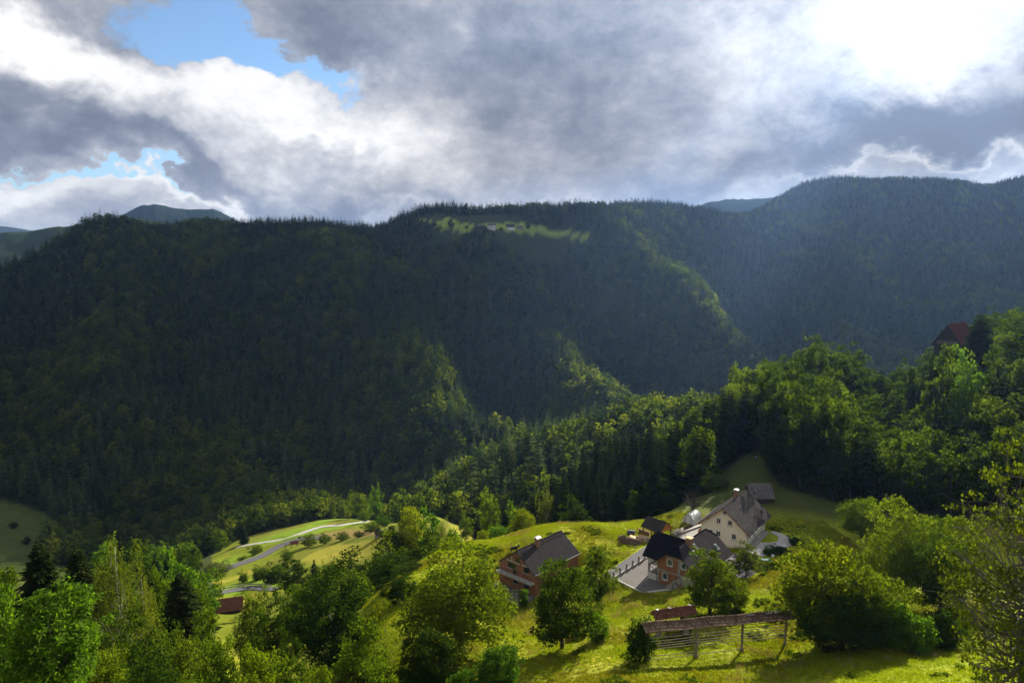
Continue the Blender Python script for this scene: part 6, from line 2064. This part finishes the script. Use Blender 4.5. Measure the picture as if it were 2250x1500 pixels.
# trees of the near wood on the right: the largest in view are single trees, the rest belong to the mass
def near_wood():
    r = WR
    px = pxof(WP[:, 0], WP[:, 1])
    k = np.where((r < 345) & (px > 1150))[0]
    rs = np.random.RandomState(77)
    keep, xy = [], []
    for i in k[np.argsort(r[k])]:
        p = WP[i, :2]
        # no tree on the chalet or the clearing, no crowding
        if abs(px[i] - 2125) < 75 and 238 < r[i] < 290: continue
        if xy and (np.hypot(*(np.array(xy) - p).T) < (4.9 if px[i] < 1900 else 5.6)).any(): continue
        xy.append(p); keep.append(i)
    keep = np.array(keep)
    single = keep[:660]
    nb = ns = 0
    marks = ((1300, 1080, 'the knoll meadow'), (1440, 1080, 'the timber shed'), (1525, 1080, 'the greenhouse tunnel'), (1560, 985, 'the pale round tree'), (1660, 1000, 'the clearing top'), (1672, 1060, 'the grey barn'),
             (1780, 1060, 'the gravel bend'), (1867, 1085, 'the lamp pole'), (1990, 1090, 'the spreading walnut'), (2110, 760, 'the chalet'), (2200, 900, 'the thin-leaved ash'))
    def where_is(p, h):
        d = p[1] * math.cos(PITCH) - p[2] * math.sin(PITCH)
        u = 1125 + 1500 * p[0] / d; v = 750 - 1500 * ((p[2] + h * 0.6) * math.cos(PITCH) + p[1] * math.sin(PITCH)) / d
        q = min(marks, key=lambda m: math.hypot(m[0] - u, (m[1] - v) * 0.7))
        dx, dy = u - q[0], q[1] - v
        far = 'just' if math.hypot(dx, dy) < 60 else ('' if math.hypot(dx, dy) < 130 else 'well' if math.hypot(dx, dy) < 220 else 'high')
        side = 'above' if abs(dx) < 0.45 * abs(dy) else ('to the left of' if dx < 0 else 'to the right of') if abs(dy) < 0.45 * abs(dx) else ('up left of' if dx < 0 else 'up right of')
        if dy < 0 and side == 'above': side = 'below'
        return ' '.join((far + ' ' + side + ' ' + q[2]).split())
    regions = ((1330, 'at the lower left end of the near wood'), (1520, 'in the dark wood behind the shed'), (1720, 'in the wood above the clearing'), (1900, 'in the tall wood behind the grey barn'), (2080, 'on the wooded shoulder below the chalet'), (9999, 'on the wooded shoulder at the right edge'))
    for i in single:
        n = species(WP[i:i + 1, 0], WP[i:i + 1, 1])[0] - 0.02 + (0.0 if px[i] > 1650 else -0.28)
        cap = 99.0
        if 2020 < px[i] < 2230 and r[i] < 260:
            cap = max(5.0, (-0.108 + 0.994 * (750 - 772) / 1500) * r[i] * 1.03 - WP[i, 2])
        where = next(t for q, t in regions if px[i] < q)
        if n > 0:
            j = (0, 2, 1, 2, 2, 1, 3, 2)[rs.randint(0, 8)]
            nb += 1
            h, w = 17 + 8 * rs.rand(), 8.5 + 4.5 * rs.rand()
            if px[i] > 1930: h *= 0.78
            elif px[i] < 1640: h *= 1.12
            elif px[i] < 1930: h *= 1.12
            h = min(h, cap)
            place_tree(PR['mid%d' % j], 'beech_tree', tuple(WP[i] - np.array((0, 0, .2))), h, w, ('tall' if h > 21.5 else 'low' if h < 16 else 'mid-sized') + (' broad' if w > 11.5 else ' narrow' if w < 10 else '') + ' beech ' + where_is(WP[i], h), 'tree', 'beeches ' + where)
        else:
            j = rs.randint(0, 3)
            ns += 1
            h, w = min(cap, 20 + 9 * rs.rand()), 7.5 + 2.5 * rs.rand()
            place_tree(PR['midspruce%d' % j], 'spruce_tree', tuple(WP[i] - np.array((0, 0, .2))), h, w, ('tall' if h > 25.5 else 'short' if h < 22.5 else 'mid-sized') + (' broad' if w > 9 else ' slim' if w < 8.2 else '') + ' dark spruce ' + where_is(WP[i], h), 'tree', 'spruces ' + where)
    kl = np.where((r < 500) & (px < 470))[0]
    lm = ((60, 1200, 'the shaded clearing'), (110, 1200, 'the two tall spruces'), (190, 1200, 'the two tall spruces'), (276, 1180, 'the tall birch'), (410, 1230, 'the broad dark spruce'))
    got = []
    for i in kl[np.argsort(r[kl])]:
        p = WP[i]
        if got and (np.hypot(*(np.array(got) - p[:2]).T) < 8.5).any(): continue
        got.append(p[:2])
        q = min(lm, key=lambda m_: abs(m_[0] - px[i]))
        row = 'close behind' if r[i] < 270 else 'some way behind' if r[i] < 350 else 'far behind'
        sd = '' if abs(px[i] - q[0]) < 14 else ', on its left' if px[i] < q[0] else ', on its right'
        if rs.rand() < 0.6:
            h, w = 12 + 6 * rs.rand(), 8 + 4 * rs.rand()
            place_tree(PR['mid%d' % rs.randint(0, 5)], 'broadleaf_tree', tuple(p - np.array((0, 0, .2))), h, w, ('tall' if h > 15 else 'low') + ' leafy tree ' + row + ' ' + q[2].replace('the ', '') + sd, 'tree', 'trees on the lower left slope')
        else:
            h, w = 14 + 8 * rs.rand(), 6.5 + 2 * rs.rand()
            place_tree(PR['midspruce%d' % rs.randint(0, 3)], 'spruce_tree', tuple(p - np.array((0, 0, .2))), h, w, ('tall' if h > 18 else 'low') + ' dark spruce ' + row + ' ' + q[2].replace('the ', '') + sd, 'tree', 'trees on the lower left slope')
    print('left slope trees', len(got))
    rest = np.ones(len(WP), bool)
    rest[kl] = False
    rest[k] = False
    rest[keep[660:]] = True
    print('near wood', len(keep), nb, ns)
    return rest
REST = near_wood()
def single_out():
    """things that still share a label are told apart by their order from left to right"""
    num = ('', 'one', 'two', 'three', 'four', 'five', 'six', 'seven', 'eight', 'nine', 'ten')
    od = ('leftmost', 'second', 'third', 'fourth', 'fifth', 'sixth', 'seventh', 'eighth', 'ninth', 'tenth')
    by = {}
    for o in col.objects:
        if o.parent is None and o.get('category') == 'tree':
            by.setdefault(o['label'], []).append(o)
    def short(lb):
        return lb.replace('the two tall', 'tall').replace('some way behind', 'behind')
    for lb, os_ in by.items():
        if len((lb + ' a b c d e').split()) > 16: lb = short(lb)
        if 1 < len(os_) <= 10:
            os_.sort(key=lambda o: o.location.x / o.location.y)
            for i, o in enumerate(os_):
                p = 'rightmost' if i == len(os_) - 1 else 'leftmost' if i == 0 else od[i] + ' from left'
                t = lb + ', ' + p + ' of ' + num[len(os_)]
                for w_ in ('mid-sized ', 'well ', 'high ', 'the '):
                    if len(t.split()) > 16: t = t.replace(w_, '')
                o['label'] = t
single_out()
def wood_part(m, label):
    m = m & REST
    scatter('wood', WP[m], WK[m], WT[m], WS[m], NG_WOOD, label, 'wood')
_px = pxof(WP[:, 0], WP[:, 1])
spur = (WR < 600) & (_px > 840)
right = (~spur) & (WR > 1000) & (_px > 1600 + (1500 - WR) * 0.1)
left = (~spur) & (~right) & (_px < 1075)
mid = (~spur) & (~right) & (~left)
wood_part(spur, 'sunlit mixed wood on the spur behind the houses')
wood_part(right, 'hazy blue wood covering the far mountain at right')
wood_part(left, 'dark mixed wood covering the big mountain at left')
wood_part(mid, 'mixed wood on the spurs and ravines below the high farm')

# distant mountains beyond the woods
def distant(name, label, prof, d, tone, depth=900.0, base=-80.0):
    xs = np.linspace(prof[0][0], prof[-1][0], 150)
    ys = np.interp(xs, [p[0] for p in prof], [p[1] for p in prof])
    V = []
    ks = np.linspace(-1, 1, 27)
    for k in ks:
        for a, b in zip(xs, ys):
            p = at(a, b, d)
            w = 1 - abs(k) ** 1.25
            x = p.x * (1 + k * depth / d); y = p.y * (1 + k * depth / d)
            z = base + (p.z - base) * w
            z += 3.5 * vnoise(x / 26, y / 26, 71) * (0.3 + 0.7 * w) + 25 * vnoise(x / 170, y / 170, 72) * (1 - w) * min(1, w * 4)
            V.append((x, y, float(z)))
    n = len(xs)
    F = [(j * n + i, j * n + i + 1, (j + 1) * n + i + 1, (j + 1) * n + i) for j in range(len(ks) - 1) for i in range(n - 1)]
    o = link(name, np_mesh(name, np.array(V), np.array(F), mat_plain(name, tone, 0.95, 0.6, 0.02, 0.0), False))
    tag(o, label, None, None, 'structure')
distant('distant_mountain', 'blue distant mountain behind the left ridge', [(180, 520), (235, 494), (262, 478), (285, 463), (312, 452), (340, 449), (375, 455), (410, 461), (440, 459), (470, 460), (495, 470), (520, 484), (560, 500), (620, 520)], 4200, (0.020, 0.032, 0.022))
distant('distant_hill', 'wooded lower hill with sunlit crowns at the left edge behind the mountain', [(-400, 540), (-100, 516), (0, 510), (60, 510), (110, 500), (190, 493), (250, 486), (300, 480), (360, 490), (450, 510)], 2500, (0.030, 0.045, 0.014), 500)
distant('distant_ridge', 'faint distant ridge at the left edge of the skyline', [(-300, 505), (-60, 498), (10, 497), (50, 503), (100, 512), (180, 530)], 8000, (0.020, 0.032, 0.022), 1500)
distant('distant_saddle', 'hazy ridge closing the gap left of the far mountain', [(1480, 470), (1560, 444), (1600, 438), (1660, 437), (1700, 434), (1760, 440), (1850, 460)], 4400, (0.020, 0.032, 0.022))

# trees on the high farm meadow
for (px, py, h, w, lb) in ((990, 500, 17, 14, 'dark round tree at the left of the high farm meadow'), (1160, 503, 14, 12, 'round tree beside the low grey shed of the high farm'), (955, 497, 8, 9, 'low bush at the left edge of the high meadow'), (1100, 507, 6, 10, 'hedge bush before the high farm houses'), (1025, 503, 7, 8, 'small bush below the long barn of the high farm')):
    q = hit(px, py, 900)
    place_tree(PR['mid2'], 'ridge_tree', tuple(q), h, w, lb, 'tree')
# bushes and trees on the left clearing
for (px, py, h, w, lb) in ((60, 1195, 6, 6, 'dark bush in the middle of the shaded clearing at left'), (105, 1175, 9, 6, 'dark tree at the right side of the shaded clearing'), (30, 1160, 5, 6, 'small bush in the upper part of the shaded clearing')):
    q = hit(px, py, 300)
    place_tree(PR['mid2'], 'clearing_bush', tuple(q), h, w, lb, 'bush')

# ------------------------------------------------------------------ grass of the near meadow
def grass():
    src = bpy.data.collections.new('grass_sources')
    gm = [mat_leaf('blade_a', (0.145, 0.205, 0.007), (0.215, 0.280, 0.009), (0.30, 0.335, 0.015), 0.45, (1.6, 1.55, .5)), mat_leaf('blade_b', (0.17, 0.19, 0.010), (0.24, 0.25, 0.014), (0.31, 0.29, 0.028), 0.35, (1.4, 1.3, .5))]
    for j in range(4):
        rs = np.random.RandomState(90 + j)
        n = 22
        p = np.stack([rs.normal(size=n) * 0.16, rs.normal(size=n) * 0.16, np.full(n, -0.03)], 1)
        d = np.stack([rs.normal(size=n) * 0.11, rs.normal(size=n) * 0.11, 0.12 + 0.14 * rs.rand(n)], 1)
        s = unit(rs, n); s[:, 2] *= 0.2
        V, F = kites(p, d, s, np.full(n, 0.035 + 0.012 * j))
        if j == 3: pass
        src.objects.link(bpy.data.objects.new('tuft_%d' % j, np_mesh('tuft_%d' % j, V, F, gm[0 if j < 3 else 1])))
    gm2 = mat_leaf('weed_leaf', (0.035, 0.060, 0.008), (0.065, 0.100, 0.010), (0.11, 0.15, 0.014), 0.4)
    rs = np.random.RandomState(97)
    V, F = leaf_cloud(rs, np.array([(0, 0, 0.16), (0.22, 0.1, 0.12), (-0.15, 0.2, 0.14), (0.05, -0.24, 0.12)]), np.array([.26, .2, .22, .2]), 16, 0.20, 0.5)
    src.objects.link(bpy.data.objects.new('tuft_4', np_mesh('tuft_4', V, F, gm2)))
    gm3 = mat_leaf('seed_head', (0.20, 0.16, 0.05), (0.30, 0.24, 0.08), (0.40, 0.33, 0.13), 0.3, (1.2, 1.15, .7))
    n = 16
    p = np.stack([rs.normal(size=n) * 0.2, rs.normal(size=n) * 0.2, np.full(n, -0.03)], 1)
    d = np.stack([rs.normal(size=n) * 0.08, rs.normal(size=n) * 0.08, 0.45 + 0.25 * rs.rand(n)], 1)
    s_ = unit(rs, n); s_[:, 2] *= 0.2
    V, F = kites(p, d, s_, np.full(n, 0.02))
    src.objects.link(bpy.data.objects.new('tuft_5', np_mesh('tuft_5', V, F, gm3)))
    ng = scatter_tree(src, 'grass_scatter')
    rs = np.random.RandomState(12)
    x, y = jitter_grid(rs, -30, 75, 55, 170, 0.42)
    r = np.hypot(x, y); px = pxof(x, y)
    k = (px > 780) & (px < 2320) & (r > 60) & (r < 175) & ~forest_mask(x, y)
    for (cx, cy, hl, hw, an, lev, bl) in PADS:
        c, s = math.cos(an), math.sin(an)
        u = np.abs((x - cx) * c + (y - cy) * s); v = np.abs(-(x - cx) * s + (y - cy) * c)
        k &= ~((u < hl + .2) & (v < hw + .2))
    for o in ('driveway', 'yard', 'white_gravel', 'garden_bed'):
        me = bpy.data.objects[o].data
        co = np.empty(len(me.vertices) * 3, np.float32); me.vertices.foreach_get('co', co); co = co.reshape(-1, 3)
        used = np.zeros(len(co), bool)
        for f in me.polygons: used[list(f.vertices)] = True
        co = co[used]
        bb = (x > co[:, 0].min() - 1) & (x < co[:, 0].max() + 1) & (y > co[:, 1].min() - 1) & (y < co[:, 1].max() + 1) & k
        i = np.where(bb)[0]
        for c_ in np.array_split(i, max(1, len(i) // 2000)):
            if len(c_): k[c_[(np.hypot(x[c_][:, None] - co[None, :, 0], y[c_][:, None] - co[None, :, 1]).min(1) < 0.6)]] = False
    k &= rs.rand(len(x)) < np.clip(0.75 + 0.5 * vnoise(x / 6, y / 6, 51), 0.1, 1)
    x, y = x[k], y[k]
    z = zfun(x, y)
    n = len(x)
    s = 0.7 + 0.6 * rs.rand(n) + 0.5 * np.clip(vnoise(x / 4, y / 4, 52), 0, 1)
    dry = vnoise(x / 9, y / 9, 53) + 0.6 * rs.rand(n)
    kind = np.where(dry > 0.75, 3, rs.randint(0, 3, n))
    pw = vnoise(x / 3.1, y / 3.1, 54) + 0.7 * vnoise(x / 11, y / 11, 55)
    kind = np.where((pw > 0.82) & (rs.rand(n) < 0.22), 4, kind)
    kind = np.where((pw < -0.55) & (rs.rand(n) < 0.22), 5, kind)
    s = np.where(kind == 4, s * 1.25, s)
    scatter('grass', np.stack([x, y, z], 1), kind, np.stack([np.zeros(n), np.zeros(n), rs.rand(n) * 6.28], 1), np.stack([s, s, s * (0.8 + 0.5 * rs.rand(n))], 1), ng, 'sunlit meadow grass around the hay rack and houses', 'grass')
    print('grass', n)
grass()

# ------------------------------------------------------------------ unseen cloud puffs added above the view to shade chosen slopes
def shade_clouds():
    rs = np.random.RandomState(3)
    x, y = jitter_grid(rs, -1300, 2300, 380, 3000, 85)
    r = np.hypot(x, y); px = pxof(x, y)
    z = zfun(x, y)
    n = vnoise(x / 260, y / 260, 61) + 0.5 * vnoise(x / 110, y / 110, 62)
    shade = (px < 960 + 50 * n) & (r > np.interp(px, [0, 400, 650, 950], [640, 720, 720, 850]) + 60 * n)     # the left mountain
    shade |= (px < 330) & (r > 400)
    shade |= (px < 215) & (r > 255)
    shade |= (px >= 960) & (px < 1170) & (r > 930 + 50 * n)
    shade |= (px >= 1170) & (px < 1400) & (r > 1100 + 60 * n)
    shade |= (px >= 1400) & (px < 1680) & (r > 1320 + 60 * n)
    n3 = vnoise(x / 340 + 3, y / 340, 63) + 0.25 * vnoise(x / 120, y / 120, 64)
    shade |= (px >= 1660 + 30 * n) & (r > 700) & (n3 > -0.62)
    shade &= ~((px < 330) & (r > 1700))
    keep = np.where(px < 960, 0.50, np.where(px < 1650, 0.42, 0.97))
    shade &= rs.rand(len(x)) < keep
    k = shade & (y > 0) & (px > -700) & (px < 3000)
    x, y, z = x[k], y[k], z[k]
    T = 12000.0
    c = np.stack([x, y, z], 1) + np.array(SUN)[None] * (T + 500 * rs.normal(size=(len(x), 1)))
    # one lumpy ball, repeated
    import bmesh
    bm = bmesh.new()
    bmesh.ops.create_icosphere(bm, subdivisions=2, radius=1.0)
    V = np.array([v.co[:] for v in bm.verts]); F = np.array([[v.index for v in f.verts] for f in bm.faces])
    bm.free()
    n = len(c)
    rad = 62 + 26 * rs.rand(n)
    lump = 1 + 0.22 * np.sin(3.1 * V[:, 0] + 2 * V[:, 1]) * np.cos(2.7 * V[:, 2] + V[:, 0])
    VV = (c[:, None, :] + V[None] * lump[None, :, None] * rad[:, None, None]).reshape(-1, 3)
    FF = (F[None] + (np.arange(n) * len(V))[:, None, None]).reshape(-1, 3)
    m, t = new_mat('cloud')
    finish(t, (0.8, 0.8, 0.8), 1.0, 0.0)
    o = link('cloud', np_mesh('cloud', VV, FF, m, True))
    tag(o, 'unseen bank of cloudy puffs added above the view to shade the mountains', None, None, 'structure')
    print('cloud puffs', n)
shade_clouds()

# ------------------------------------------------------------------ haze in the valley air
def build_haze():
    m = bpy.data.materials.new('haze')
    m.use_nodes = True
    nt = m.node_tree
    nt.nodes.clear()
    v = nt.nodes.new('ShaderNodeVolumePrincipled')
    v.inputs['Color'].default_value = (0.31, 0.53, 1.0, 1)
    v.inputs['Density'].default_value = HAZE
    v.inputs['Anisotropy'].default_value = 0.55
    o = nt.nodes.new('ShaderNodeOutputMaterial')
    nt.links.new(v.outputs[0], o.inputs['Volume'])
    b = MB().box(-27000, 27000, -27000, 27000, -320, 620)
    ob = b.build('haze', m)
    tag(ob, 'thin bluish haze lying in the valley air', 'haze', None, 'stuff')
HAZE = 0.00004
build_haze()
